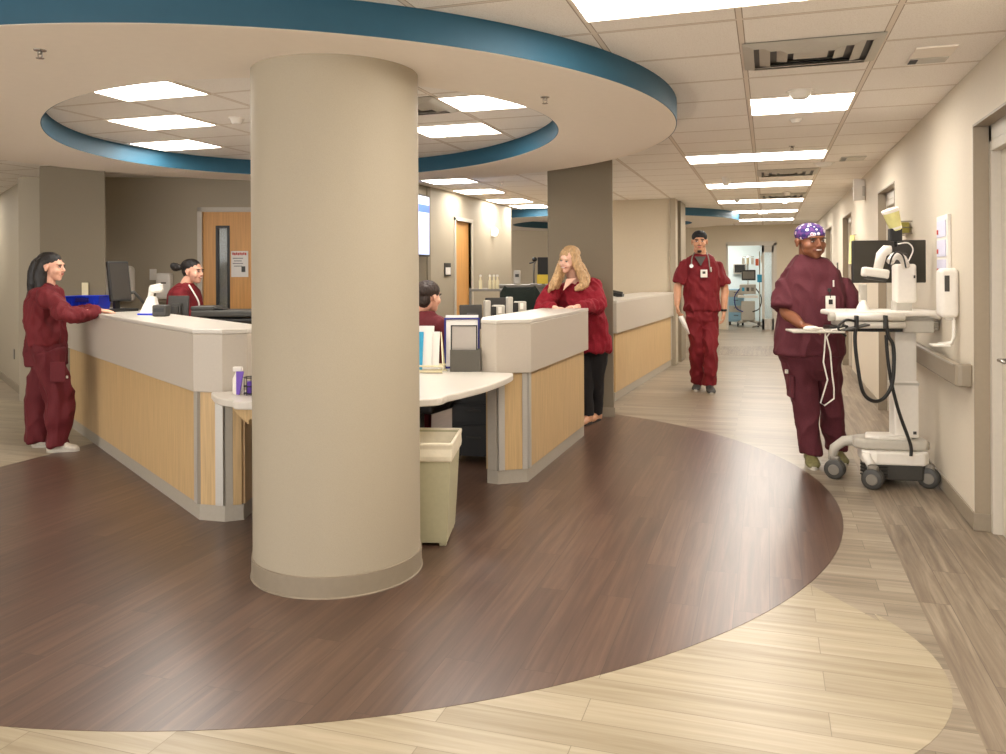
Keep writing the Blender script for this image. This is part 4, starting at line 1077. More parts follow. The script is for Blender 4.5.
# keyboard tray and mouse reaching to the man
k0 = cl(792, 331, 6.15); k1 = cl(829, 331, 6.05)
MB().box(((k0.x + k1.x) / 2 + .02, k1.y + .0, k1.z), (.34, .24, .014)).build('mouse_tray', 'lgrey', WL, bevel=.005)
MB().tube([(k1.x + .02, k1.y, k1.z - .01), (k1.x + .12, k1.y + .02, SZ + .0), (-.42, 0, SZ)], .014, 8).build('tray_arm', 'black', WL, smooth=True)
MB().box((k1.x + .16, k1.y - .06, k1.z + .03), (.16, .10, .012), (.0, radians(-14), 0)).build('key_pad', 'dgrey', WL, bevel=.004)
mo = cl(811, 326.5, 6.02)
MB().ell((mo.x, mo.y, k1.z + .02), (.055, .033, .02)).build('mouse', 'white', WL, smooth=True)
# white mouse cord hanging in a long loop
cord = [cl(u, v, 5.98) for u, v in [(813, 328), (822, 328), (825.5, 333), (824.5, 350), (823.4, 362), (827.6, 380), (820.6, 403), (824.5, 405.6), (834, 398.6), (834, 388), (832, 373), (830.4, 352), (826.6, 337), (832, 330), (845, 328)]]
MB().tube([tuple(p) for p in cath3(cord)] if False else [tuple(p) for p in cord], .0055, 6).build('mouse_cord', 'white', WL, smooth=True)
# black hoses
def cat3(P, n=6):
    P = [P[0]] + list(P) + [P[-1]]; out = []
    for i in range(1, len(P) - 2):
        a, b, c, d = P[i - 1:i + 3]
        for k in range(n):
            t = k / n; out.append(.5 * ((2 * b) + (c - a) * t + (2 * a - 5 * b + 4 * c - d) * t * t + (3 * b - a - 3 * c + d) * t ** 3))
    out.append(P[-2]); return out
h1 = [cl(u, v, 5.95) for u, v in [(857, 318), (855, 340), (858, 368), (863, 392), (873, 401), (884, 398), (892, 384), (894, 362), (893, 345), (888, 335), (886, 318)]]
MB().tube(cat3(h1), .0125, 8).build('coiled_hose', 'black', WL, smooth=True)
h2 = [cl(u, v, 5.98) for u, v in [(886, 335), (888, 360), (892, 385), (899, 412), (908, 437), (911, 447), (911, 456)]]
MB().tube(cat3(h2), .0115, 8).build('power_cable', 'black', WL, smooth=True)
h3 = [cl(u, v, 5.96) for u, v in [(857, 322), (846, 320), (838, 328), (846, 336)]]
MB().tube(cat3(h3), .008, 8).build('cable_loop', 'black', WL, smooth=True)
for u in (856.5, 885.5):
    q = cl(u, 322, 5.94); MB().box(tuple(q), (.018, .05, .09)).build('hose_strap', 'black', WL, bevel=.004)
# screen, mast and scanner
ms = cl(904, 284, 6.2); mh0, mh1 = cl(904, 303).z, cl(904, 264).z
MB().box((.0, -.02, (mh0 + mh1) / 2), (.142, .10, mh1 - mh0)).build('mast_cover', 'white', WL, bevel=.02, seg=3)
MB().box((-.015, -.01, mh0 - .06), (.12, .09, .16)).build('mast', 'lgrey', WL, bevel=.012)
MB().box((.05, -.077, mh1 - .09), (.01, .006, .02)).build('mast_button', 'dgrey', WL)
m0, m1 = cl(854, 283, 6.32), cl(924.5, 240, 6.32)
mc = ((m0.x + m1.x) / 2, (m0.y + m1.y) / 2 + .02, (m0.z + m1.z) / 2)
MB().box(mc, (m1.x - m0.x, .035, m1.z - m0.z)).build('monitor_housing', 'black', WL, bevel=.006)
M['mon_face'] = mat('dark olive monitor face', (52, 48, 40), .35, var=.02)
MB().box((mc[0], mc[1] - .019, mc[2]), (m1.x - m0.x - .012, .004, m1.z - m0.z - .012)).build('monitor_face', 'mon_face', WL)
MB().box((0, mc[1] - .04, mc[2]), (.10, .06, .12)).build('monitor_mount', 'dgrey', WL, bevel=.01)
s0 = cl(886, 250, 6.0); s1 = cl(875, 273, 6.0)
MB().tube([s0 + Vector((.03, 0, .0)), s0, s0 + Vector((-.03, 0, -.03)), s1 + Vector((.02, 0, .03))], [.030, .036, .034, .030], 12).build('scanner_handle', 'white', WL, smooth=True)
MB().box(tuple(s1 + Vector((-.0, 0, .0))), (.17, .08, .065), (0, radians(8), 0)).build('scanner_head', 'white', WL, bevel=.016, seg=3)
MB().box(tuple(s1 + Vector((.0, 0, -.038))), (.13, .07, .02), (0, radians(8), 0)).build('scanner_window', 'dgrey', WL, bevel=.004)
j0 = cl(896, 258, 6.08)
MB().tube(cat3([cl(890, 262, 6.05), cl(895, 256, 6.08), cl(902, 258, 6.1), cl(906, 266, 6.15)]), .026, 10).build('flex_arm', 'white', WL, smooth=True)
MB().tube(cat3([cl(889, 268, 6.0), cl(892, 257, 6.0), cl(897, 252, 6.02), cl(903, 256, 6.05), cl(906, 268, 6.05)]), .006, 6).build('cable', 'black', WL, smooth=True)
MB().tube(cat3([cl(898, 244, 6.1), cl(908, 243, 6.1), cl(913, 250, 6.1), cl(908, 262, 6.1)]), .005, 6).build('cable', 'white', WL, smooth=True)
kb = cl(895, 235, 6.15)
MB().box(tuple(kb), (.08, .06, .09)).build('clamp', 'black', WL, bevel=.006)
MB().tube([tuple(cl(896, 246, 6.2)), tuple(kb)], .012, 8).build('clamp_post', 'black', WL, smooth=True)
# yellow wipes tub leaning in the clamp
yb = cl(896, 229, 6.15); yt = cl(889, 207, 6.15)
yd = (yt - yb).normalized(); yq = yd.to_track_quat('Z', 'Y').to_matrix()
t = thing('wipes_tub', 'pale yellow and white tub tilted in the clamp on top of the cart screen', 'tub', tuple(Vector((cw.x, cw.y, 0)) + CQ.inverted() @ yb), YAW - .12)
Lh = (yt - yb).length
MB().lathe((0, 0, 0), [(.036, -.01), (.040, 0), (.053, Lh * .72), (.055, Lh * .74)], 24, rot=yq).build('tub_body', 'pale_yellow', t, smooth=50)
MB().lathe((0, 0, 0), [(.057, Lh * .74), (.059, Lh * .88), (.050, Lh * .92), (.02, Lh * .94)], 24, rot=yq).build('lid', 'white', t, smooth=50)
MB().lathe((0, 0, 0), [(.0405, .0), (.0445, .05)], 24, rot=yq).build('white_band', 'white', t, smooth=50)
# small white stand/cup on the work surface
q = cl(872, 308, 6.1)
t = thing('cup', 'small white cup with grey top standing on the cart work surface', 'cup', tuple(Vector((cw.x, cw.y, 0)) + CQ.inverted() @ Vector((q.x, .05, SZ + .105))), YAW)
MB().lathe((0, 0, 0), [(.045, 0), (.04, .02), (.025, .05), (.022, .07)], 20).build('cup_body', 'white', t, smooth=50)
MB().box((0, 0, .12), (.055, .03, .13)).build('upright', 'lgrey', t, bevel=.008)
# ------------------------------------------------ equipment in the glazed bay
def bay_cart(x, y, rz, label):
    t = thing('ventilator_cart', label, 'medical cart', (x, y, 0), rz, 'equipment in the glazed bay')
    for sx in (-1, 1):
        MB().tube([(0, 0, .17), (sx * .26, -.2, .10)], .03, 8).build('leg', 'lgrey', t, smooth=True); MB().lathe((sx * .26, -.2, .06), [(0, -.02), (.06, -.02), (.06, .02), (0, .02)], 16, axis='x').build('wheel', 'dgrey', t, smooth=40)
        MB().tube([(0, 0, .17), (sx * .26, .2, .10)], .03, 8).build('leg', 'lgrey', t, smooth=True); MB().lathe((sx * .26, .2, .06), [(0, -.02), (.06, -.02), (.06, .02), (0, .02)], 16, axis='x').build('wheel', 'dgrey', t, smooth=40)
    MB().box((0, 0, .42), (.36, .34, .52)).build('lower_cabinet', 'lgrey', t, bevel=.02)
    MB().box((0, -.02, .8), (.52, .40, .06)).build('work_shelf', 'white', t, bevel=.012)
    MB().box((0, 0, 1.0), (.42, .3, .26)).build('control_unit', 'lgrey', t, bevel=.02)
    for k in range(3): MB().box((-.12 + k * .12, -.155, 1.0), (.07, .01, .10)).build('control_panel', ['cyan', 'dgrey', 'mgrey'][k], t, bevel=.003)
    MB().tube([(0, .05, 1.1), (0, .05, 1.9)], .014, 8).build('pole', 'chrome', t, smooth=True)
    MB().box((.02, -.02, 1.38), (.36, .05, .28)).build('monitor', 'black', t, bevel=.01); MB().box((.02, -.048, 1.38), (.30, .004, .20)).build('screen', 'mgrey', t)
    for s in (-1, 1): MB().tube(cat3([Vector((s * .18, -.1, 1.05)), Vector((s * .34, -.16, .8)), Vector((s * .30, -.18, .5)), Vector((s * .12, -.2, .4))]), .016, 8).build('hose', 'navy' if s < 0 else 'dgrey', t, smooth=True)
    MB().tube([(-.16, .05, 1.88), (.16, .05, 1.88)], .008, 6).build('hook_bar', 'chrome', t, smooth=True)
    for k, m in enumerate(('white', 'cream_plastic', 'white')): MB().box((-.12 + k * .12, .05, 1.76), (.07, .03, .18)).build('fluid_bag', m, t, bevel=.012)
    return t
bx = (aty(748, 300, YE + 1.3).x)
bay_cart(bx, YE + 1.3, 0, 'grey wheeled ventilator with black screen standing inside the glazed bay')
t2 = thing('iv_pole', 'slim metal pole with hanging orange and white bags in the bay', 'iv pole', (aty(758.5, 300, YE + .6).x + .03, YE + .6, 0), 0)
MB().tube([(0, 0, .05), (0, 0, 2.0)], .014, 8).build('pole', 'chrome', t2, smooth=True)
for k in range(5): MB().tube([(0, 0, .08), (.22 * cos(k * 1.257), .22 * sin(k * 1.257), .03)], .014, 6).build('foot', 'mgrey', t2, smooth=True)
M['orange'] = mat('orange plastic', (222, 96, 48), .5, var=.05)
MB().box((-.06, 0, 1.72), (.08, .04, .18)).build('orange_bag', 'orange', t2, bevel=.012); MB().box((.07, 0, 1.8), (.08, .04, .18)).build('fluid_bag', 'white', t2, bevel=.012)
MB().box((0, -.05, 1.3), (.12, .10, .2)).build('pump', 'cyan', t2, bevel=.012)
t3 = thing('supply_cart', 'pale blue supply cart with stacked bins at the left inside the bay', 'supply cart', (aty(736, 300, YE + 1.6).x, YE + 1.8, 0), 0)
M['pale_blue'] = mat('pale blue plastic', (150, 190, 214), .5, var=.05)
MB().box((0, 0, .55), (.42, .40, .9)).build('cart_body', 'pale_blue', t3, bevel=.015)
for k in range(4): o = MB().box((0, -.205, .24 + k * .21), (.38, .02, .18)).build('drawer', 'lgrey' if k % 2 else 'pale_blue', t3, bevel=.006); MB().box((0, -.222, .27 + k * .21), (.12, .015, .015)).build('drawer_handle', 'dgrey', o)
for sx in (-1, 1):
    for sy in (-1, 1): MB().lathe((sx * .17, sy * .16, .05), [(0, -.02), (.05, -.02), (.05, .02), (0, .02)], 14, axis='x').build('wheel', 'dgrey', t3, smooth=40)
t4 = thing('wall_monitor', 'boxy patient monitor with dark face on the rear wall of the bay', 'monitor', (aty(740, 300, YE + 3.3).x, YE + 3.32, 1.55), 0)
MB().box((0, 0, 0), (.36, .12, .30)).build('housing', 'lgrey', t4, bevel=.015); MB().box((0, -.065, .01), (.30, .008, .23)).build('screen', 'screen_dark', t4); MB().box((0, .05, 0), (.1, .08, .1)).build('wall_bracket', 'mgrey', t4)
# ================================================================== PEOPLE
def toward(p): v = Vector((-p.x, -p.y, 0)); return v.normalized()
class Fig:
    def __init__(s, name_label, cat_loc, dep):
        s.t = thing('person', name_label, 'person', cat_loc)
        s.dep = dep; s.g = {}
    def mb(s, k):
        return s.g.setdefault(k, MB())
    def cap(s, k, pts, rr, flat=None, seg=16, ends=True):
        """soft limb through pts with radii rr; flat: (direction, factor) squashes across a direction"""
        P = [Vector(p) for p in pts]; m = MB()
        m.tube(cat3(P, 5), interp(rr, 5), seg)
        if ends:
            m.ell(P[0], (rr[0],) * 3, seg=14, rings=9); m.ell(P[-1], (rr[-1],) * 3, seg=14, rings=9)
        s.mb(k).add(m.v, m.f)
    def loft(s, k, rings, seg=28, cap_ends=True):
        """rings: (centre, halfwidth vec, halfdepth vec)"""
        vs = []; fs = []
        for c, a, b in rings:
            for i in range(seg):
                t = 2 * pi * i / seg; ct, st = cos(t), sin(t)
                q = (abs(ct) ** 2.3 + abs(st) ** 2.3) ** (-1 / 2.3)
                vs.append(Vector(c) + Vector(a) * (ct * q) + Vector(b) * (st * q))
        n = len(rings)
        for j in range(n - 1):
            for i in range(seg): fs.append((j * seg + i, j * seg + (i + 1) % seg, (j + 1) * seg + (i + 1) % seg, (j + 1) * seg + i))
        fs.append(tuple(reversed(range(seg)))); fs.append(tuple((n - 1) * seg + i for i in range(seg)))
        s.mb(k).add(vs, fs)
    def bake(s, k, name, m, vox=.006, smooth=6, fold=0, ff=9.0, label=None, parent=None, cut=None):
        o = s.g[k].build(name, m, s.t, world=True)
        bm = bmesh.new(); bm.from_mesh(o.data); bmesh.ops.recalc_face_normals(bm, faces=bm.faces); bm.to_mesh(o.data); bm.free()
        r = o.modifiers.new('r', 'REMESH'); r.mode = 'VOXEL'; r.voxel_size = vox; r.use_smooth_shade = True
        if smooth:
            q = o.modifiers.new('s', 'SMOOTH'); q.factor = .5; q.iterations = smooth
        dg = bpy.context.evaluated_depsgraph_get()
        me = bpy.data.meshes.new_from_object(o.evaluated_get(dg))
        o.modifiers.clear(); old = o.data; o.data = me; me.name = name
        me.materials.clear(); me.materials.append(M[m])
        if fold:
            n = len(me.vertices); co = np.empty(n * 3, 'f'); me.vertices.foreach_get('co', co); no = np.empty(n * 3, 'f'); me.vertex_normals.foreach_get('vector', no)
            co = co.reshape(-1, 3); no = no.reshape(-1, 3)
            for i in range(n):
                x, y, z = co[i]
                d = noise.noise((x * ff + .7 * z, y * ff, z * ff * .55)) + .55 * noise.noise((x * ff * 2.3, y * ff * 2.3, z * ff * 1.3 + 5 + x * 4))
                d = .52 - abs(d) * 1.5
                co[i] += no[i] * d * fold
            me.vertices.foreach_set('co', co.ravel())
        for p in me.polygons: p.use_smooth = True
        if label: o['label'] = label
        if parent is not None:
            o.parent = parent
        return o
def interp(rr, n):
    out = []
    for i in range(len(rr) - 1):
        for k in range(n): t = k / n; t = t * t * (3 - 2 * t) * .5 + t * .5; out.append(rr[i] * (1 - t) + rr[i + 1] * t)
    out.append(rr[-1]); return out
def frame(f, up=Vector((0, 0, 1))):
    """columns: left, back, up for a head looking along f"""
    f = Vector(f).normalized(); b = -f; l = b.cross(Vector(up)).normalized(); u = l.cross(b).normalized()
    return Matrix((( l.x, b.x, u.x), (l.y, b.y, u.y), (l.z, b.z, u.z)))
def head(F, c, f, sc=1.0, smile=False, full=False, fem=False, up=Vector((0, 0, 1)), brow='hair_black', beard=None, lips='lips', skin_scale=(1, 1, 1)):
    R = frame(f, up)
    def T(x, y, z): return Vector(c) + R @ Vector((x * sc * skin_scale[0], y * sc * skin_scale[1], z * sc * skin_scale[2]))
    m = F.mb('skin')
    def E(p, r): m.ell(T(*p), (r[0] * sc * skin_scale[0], r[1] * sc * skin_scale[1], r[2] * sc * skin_scale[2]), R)
    E((0, .014, .034), (.073, .092, .083)); E((0, -.024, -.014), (.061, .064, .084)); E((0, -.045, -.074), (.040 if not fem else .034, .040, .034))
    E((0, -.062, -.094), (.022, .020, .016)); E((.034, -.050, -.024), (.030, .032, .032)); E((-.034, -.050, -.024), (.030, .032, .032))
    E((0, -.070, .034), (.048, .022, .016)); E((0, -.080, -.052), (.027, .013, .018))
    if full:
        for s in (-1, 1): E((s * .026, -.036, -.052), (.034, .044, .038))
        E((0, -.046, -.082), (.034, .034, .026))
    m.tube([T(0, -.082, .022), T(0, -.096, -.002), T(0, -.106, -.021)], [.008 * sc, .009 * sc, .0125 * sc], 10)
    m.ell(T(0, -.103, -.023), (.013 * sc, .012 * sc, .010 * sc), R); m.ell(T(.011, -.095, -.026), (.008 * sc, .010 * sc, .007 * sc), R); m.ell(T(-.011, -.095, -.026), (.008 * sc, .010 * sc, .007 * sc), R)
    for s in (-1, 1):
        m.ell(T(s * .076, .010, -.006), (.008 * sc, .018 * sc, .030 * sc), R)
        m.ell(T(s * .079, .016, .006), (.007 * sc, .020 * sc, .018 * sc), R)
    def part(name, mt, pieces):
        q = MB()
        for p, r in pieces: q.ell(T(*p), tuple(x * sc for x in r), R, seg=14, rings=8)
        return q.build(name, mt, F.t, world=True, smooth=True)
    for s in (-1, 1):
        e = part('eye', 'eye_white', [((s * .029, -.0790, .006), (.0125, .008, .0036 if smile else .0050))])
        q = MB(); q.ell(T(s * .029, -.0862, .006), (.0062 * sc, .002 * sc, (.0034 if smile else .0050) * sc), R, seg=12, rings=8); qi = q.build('iris', 'eye_dark', e, world=False, smooth=True)
        for v in qi.data.vertices: v.co -= F.t.location
        part('eyebrow', brow, [((s * .030, -.0885, .026), (.019, .005, .0045)), ((s * .040, -.083, .025), (.012, .005, .004))])
        part('eyelid', 'skin_fold', [((s * .029, -.0845, .0125), (.0150, .0045, .0028))])
    if smile:
        o = part('mouth', lips, [((0, -.0895, -.051), (.027, .007, .0085)), ((.021, -.085, -.048), (.012, .006, .005)), ((-.021, -.085, -.048), (.012, .006, .005))])
        q = MB(); q.ell(T(0, -.0930, -.0500), (.021 * sc, .005 * sc, .0045 * sc), R); w = q.build('teeth', 'teeth', o, smooth=True)
        for v in w.data.vertices: v.co -= F.t.location
    else:
        part('mouth', lips, [((0, -.0915, -.0475), (.021, .005, .0042)), ((0, -.0905, -.0545), (.018, .0055, .005))])
    if beard:
        part('beard', beard, [((0, -.0665, -.094), (.024, .021, .018)), ((0, -.0935, -.036), (.022, .005, .004))])
    return T, R
def hand(F, wrist, d, nrm, side, curl=.35, sc=1.0, k='skin', spread=.10):
    """d: direction of fingers, nrm: palm facing normal, side: +1 thumb towards d x nrm"""
    d = Vector(d).normalized(); n = Vector(nrm); n = (n - d * n.dot(d)).normalized(); a = d.cross(n).normalized() * side
    m = F.mb(k); w = Vector(wrist)
    R = Matrix(((a.x, n.x, d.x), (a.y, n.y, d.y), (a.z, n.z, d.z)))
    m.ell(w + d * .048 * sc, (.040 * sc, .016 * sc, .052 * sc), R, seg=16, rings=10); m.ell(w + d * .012 * sc, (.028 * sc, .020 * sc, .03 * sc), R)
    m.ell(w + d * .040 * sc + a * .022 * sc + n * .006 * sc, (.018 * sc, .017 * sc, .032 * sc), R)
    for i, (off, ln, rad) in enumerate(((.031, .072, .0090), (.0105, .080, .0092), (-.0105, .074, .0088), (-.031, .058, .0078))):
        p = w + d * (.082 - abs(off) * .22) * sc + a * off * sc
        fd = (d + a * (off * spread * 30 * .1 + off * 2.2)).normalized(); ang = 0; pts = [w + d * .05 * sc + a * off * .9 * sc, p]
        for q, fr in enumerate((.42, .32, .26)):
            ang += curl * (.55, 1.0, .8)[q] + .04 * i
            pts.append(pts[-1] + (fd * cos(ang) + n * sin(ang)) * ln * fr * sc)
        m.tube(pts, [rad * sc, rad * sc * 1.02, rad * sc, rad * .93 * sc, rad * .8 * sc], 10); m.ell(pts[-1], (rad * .8 * sc,) * 3, seg=10, rings=7)
    p0 = w + d * .022 * sc + a * .024 * sc; td = (d * .72 + a * .72 + n * .25).normalized(); td2 = (d * .9 + a * .28 + n * .35).normalized()
    m.tube([p0, p0 + td * .034 * sc, p0 + td * .034 * sc + td2 * .030 * sc, p0 + td * .034 * sc + td2 * .052 * sc], [.014 * sc, .012 * sc, .0105 * sc, .0085 * sc], 10)
    m.ell(p0 + td * .034 * sc + td2 * .052 * sc, (.0085 * sc,) * 3, seg=10, rings=7)
def shoe(F, ank, d, name='shoe', m='shoe_white', sole='sole', L=.28, W=.098, H=.10):
    d = Vector((d[0], d[1], 0)).normalized(); a = Vector((-d.y, d.x, 0)); g = Vector((ank[0], ank[1], 0))
    F2 = MB(); rings = []
    for x, w, h, zc in ((-.075, .030, .045, .05), (-.06, .037, .050, .05), (-.02, .038, .060, .056), (.05, .040, .050, .05), (.11, .048, .036, .038), (.16, .046, .028, .032), (.19, .034, .022, .027), (.205, .015, .012, .022)):
        rings.append((g + d * x * (L / .28) + Vector((0, 0, zc)), a * w * (W / .098), Vector((0, 0, h * (H / .10)))))
    vs = []; fs = []; seg = 20
    for c, u, v in rings:
        for i in range(seg):
            t = 2 * pi * i / seg; p = c + u * cos(t) + v * sin(t); p.z = max(p.z, .012); vs.append(p)
    for j in range(len(rings) - 1):
        for i in range(seg): fs.append((j * seg + i, (j + 1) * seg + i, (j + 1) * seg + (i + 1) % seg, j * seg + (i + 1) % seg))
    fs.append(tuple(range(seg))); fs.append(tuple(reversed([(len(rings) - 1) * seg + i for i in range(seg)])))
    F2.add(vs, fs); o = F2.build(name, m, F.t, world=True, smooth=True)
    bm = bmesh.new(); bm.from_mesh(o.data); bmesh.ops.recalc_face_normals(bm, faces=bm.faces); bm.to_mesh(o.data); bm.free()
    for p in o.data.polygons: p.use_smooth = True
    poly = []
    for i in range(24):
        t = 2 * pi * i / 24; x = cos(t); w = (.040 + .010 * max(0, x)) * sin(t) * (W / .098)
        poly.append(tuple((g + d * ((.065 + .148 * x) * (L / .28)) + a * w)[:2]))
    s = MB().prism(poly, 0.001, .026).build('sole', sole, o); 
    for v in s.data.vertices: v.co -= F.t.location
    return o
M['skin_light'] = mat('light skin', (226, 172, 146), .5, scale=30, var=.04)
M['skin_pale'] = mat('pale skin', (236, 190, 168), .5, scale=30, var=.04)
M['skin_brown'] = mat('brown skin', (132, 82, 56), .45, scale=30, var=.06)
M['skin_tan'] = mat('tan skin', (206, 152, 118), .5, scale=30, var=.04)
M['skin_fold'] = mat('lash line', (60, 36, 28), .6, var=.1)
M['eye_white'] = mat('eye white', (226, 220, 214), .3, var=.01)
M['eye_dark'] = mat('dark iris', (36, 22, 16), .25, var=.05)
M['teeth'] = mat('teeth', (240, 234, 224), .35, var=.01)
M['lips'] = mat('lips', (176, 96, 86), .45, var=.05)
M['lips_dark'] = mat('dark lips', (112, 56, 48), .45, var=.05)
M['hair_black'] = mat('black hair', (24, 18, 16), .45, scale=3, stretch=(60, 60, 6), var=.35, bump=.5)
M['hair_brown'] = mat('dark brown hair', (46, 30, 22), .5, scale=3, stretch=(60, 60, 6), var=.35, bump=.5)
M['hair_blonde'] = mat('blonde hair', (192, 156, 112), .5, scale=3, stretch=(60, 60, 5), var=.38, bump=.6)
M['scrub'] = mat('maroon scrub cloth', (92, 15, 25), .8, scale=90, var=.08, bump=.15)
M['scrub_red'] = mat('crimson scrub cloth', (116, 14, 26), .8, scale=90, var=.08, bump=.15)
M['scrub_wine'] = mat('wine scrub cloth', (88, 32, 42), .85, scale=120, var=.12, bump=.15)
M['scrub_jacket'] = mat('dark red scrub jacket cloth', (104, 19, 27), .8, scale=90, var=.1, bump=.2)
M['sweater'] = mat('crimson knit', (140, 16, 36), .9, scale=150, var=.18, bump=.5)
M['pants_black'] = mat('black trousers cloth', (26, 24, 26), .8, scale=60, var=.1)
M['tee_grey'] = mat('grey undershirt cloth', (86, 82, 78), .85, var=.05)
M['shoe_white'] = mat('off white shoe', (206, 198, 184), .6, scale=40, var=.12)
M['shoe_olive'] = mat('olive shoe', (112, 106, 66), .6, scale=60, var=.2)
M['shoe_dark'] = mat('dark grey shoe', (64, 62, 60), .6, scale=60, var=.3)
M['sole'] = mat('shoe sole', (190, 184, 172), .6, var=.05)
M['sole_dark'] = mat('dark shoe sole', (40, 38, 36), .6, var=.05)
def cap_mat():
    m, nt, p = base_mat('purple cap cloth with round pale motifs')
    tc = nt.nodes.new('ShaderNodeTexCoord'); vo = nt.nodes.new('ShaderNodeTexVoronoi'); vo.inputs['Scale'].default_value = 26
    nt.links.new(tc.outputs['Object'], vo.inputs['Vector'])
    rp = nt.nodes.new('ShaderNodeValToRGB'); rp.color_ramp.interpolation = 'CONSTANT'; e = rp.color_ramp.elements
    e[0].position = 0; e[0].color = lin((186, 60, 80)) + (1,); e[1].position = .14; e[1].color = lin((226, 214, 226)) + (1,)
    q = e.new(.36); q.color = lin((52, 44, 110)) + (1,); q = e.new(.6); q.color = lin((104, 58, 128)) + (1,)
    nt.links.new(vo.outputs['Distance'], rp.inputs[0]); nt.links.new(rp.outputs[0], p.inputs['Base Color']); p.inputs['Roughness'].default_value = .8
    return m
M['cap_print'] = cap_mat()
M['cap_black'] = mat('black cap cloth', (22, 22, 24), .8, var=.1)
def tube_part(F, name, pts, r, m, seg=8):
    return MB().tube(cat3([Vector(p) for p in pts], 5), r, seg).build(name, m, F.t, world=True, smooth=True)
def box_part(F, name, c, R, d, m, off=(0, 0, 0), bevel=.002, parent=None):
    o = MB().box(Vector(c) + R @ Vector(off), d, R).build(name, m, F.t, world=True, bevel=bevel); return o
Z = Vector((0, 0, 1))
# ---------------------------------------------------------------- 1. smiling man at the cart
dep = 6.34
g = at(818, 466); F = Fig('smiling man in wine scrubs and purple patterned cap with a hand on the cart tray', (g.x, g.y, 0), dep)
P = lambda u, v, dd=0: atd(u, v, dep + dd)
tc_ = toward(g); f = (tc_ * cos(radians(14)) + Rv * sin(radians(14))).normalized(); l = Z.cross(f).normalized() * 1.0   # his left
if l.dot(Rv) < 0: l = -l
W_ = lambda w: l * w
D_ = lambda d: f * d
HC = P(810.5, 241.5, -.02)
hf = (tc_ * cos(radians(29)) + Rv * sin(radians(29)) - Z * .08).normalized()
T, R = head(F, HC, hf, 1.16, smile=True, full=True, lips='lips_dark', brow='hair_black', skin_scale=(1.22, 1.05, 1.0), up=(Z - Rv * .05).normalized())
F.cap('skin', [P(811, 272, .04), P(810, 260, .02), HC + R @ Vector((0, .03, -.05))], [.10, .084, .072])
F.loft('skin', [(P(812, 276, .03), W_(.16), D_(.10)), (P(812, 300, .02), W_(.18), D_(.12)), (P(811, 345, .02), W_(.16), D_(.11)), (P(812, 362, .02), W_(.15), D_(.10))])
RS, LS = P(787, 286, .04), P(838, 285, .04)
RE, RW = P(786, 311, -.02), P(801, 324.5, -.24)
LE, LW = P(853, 310, .0), P(847, 321, -.26)
F.cap('skin', [RS, RE, (RE + RW) / 2 + Vector((0, 0, -.004)), RW], [.040, .050, .045, .032])
F.cap('skin', [LS, LE, (LE + LW) / 2, LW], [.040, .050, .044, .032])
hd = (P(812, 327, -.30) - RW).normalized()
hand(F, RW, hd, -Z, -1, curl=.30, sc=1.08)
hand(F, LW, (P(842, 324, -.34) - LW).normalized(), -Z, 1, curl=.7, sc=1.08)
RH, LH, RK, LK, RA, LA = P(798, 364, .02), P(826, 364, .02), P(806, 405, .0), P(830, 405, .06), P(811, 450, .0), P(836, 448, .14)
for H_, K_, A_ in ((RH, RK, RA), (LH, LK, LA)): F.cap('skin', [H_, K_, A_, Vector((A_.x, A_.y, .06))], [.08, .05, .04, .035])
F.bake('skin', 'body', 'skin_brown', .0055, 4)
# scrub top
F.loft('top', [(P(809.5, 256, .03), W_(.094), D_(.085)), (P(810, 260, .03), W_(.122), D_(.105)), (P(811, 267, .03), W_(.165), D_(.125)), (P(811.5, 274, .03), W_(.212), D_(.14)), (P(812, 283, .03), W_(.238), D_(.155)), (P(812.5, 297, .02), W_(.240), D_(.17)),
    (P(811.5, 312, .01), W_(.236), D_(.17)), (P(810, 328, .01), W_(.244), D_(.18)), (P(809, 343, .01), W_(.252), D_(.18)), (P(809, 352, .01), W_(.255), D_(.175)), (P(809, 354, .01), W_(.248), D_(.17))])
F.cap('top', [RS + Z * .005, RS * .5 + RE * .5 + Vector((-.012, 0, 0)), RE * .90 + RS * .10 + Vector((-.022, 0, 0))], [.078, .090, .098], ends=False)
F.cap('top', [LS + Z * .005, LS * .5 + LE * .5 + Vector((.01, 0, 0)), LE * .93 + LS * .07 + Vector((.008, 0, 0))], [.082, .088, .09], ends=False)
F.mb('top').ell(RS, (.080, .080, .070)).ell(LS, (.080, .080, .070))
F.bake('top', 'scrub_top', 'scrub_wine', .0075, 5, fold=.030, ff=6)
F.loft('pants', [(P(811, 345, .01), W_(.22), D_(.14)), (P(811, 358, .01), W_(.232), D_(.145)), (P(812, 368, .01), W_(.20), D_(.13)), (P(812, 378, .01), W_(.10), D_(.08))])
for H_, K_, A_, s in ((RH, RK, RA, -1), (LH, LK, LA, 1)):
    F.cap('pants', [H_ + Z * .02, H_ * .5 + K_ * .5, K_, K_ * .5 + A_ * .5, A_ + Z * .02, Vector((A_.x, A_.y, .085))], [.120, .108, .09, .083, .078, .078], ends=False)
F.bake('pants', 'scrub_pants', 'scrub_wine', .0075, 6, fold=.028, ff=6)
pc = P(790.5, 386, .0); box_part(F, 'cargo_pocket', pc, frame(f), (.03, .14, .17), 'scrub_wine', (0, 0, 0), .008)
pc = P(786.5, 371.5, -.02); box_part(F, 'white_tag', pc, frame(f), (.02, .03, .03), 'white')
shoe(F, RA + Vector((0, 0, 0)) - f * .02, f + l * -.12, m='shoe_olive', sole='sole', L=.30, W=.11); shoe(F, LA, f, m='shoe_olive', sole='sole', L=.30, W=.11)
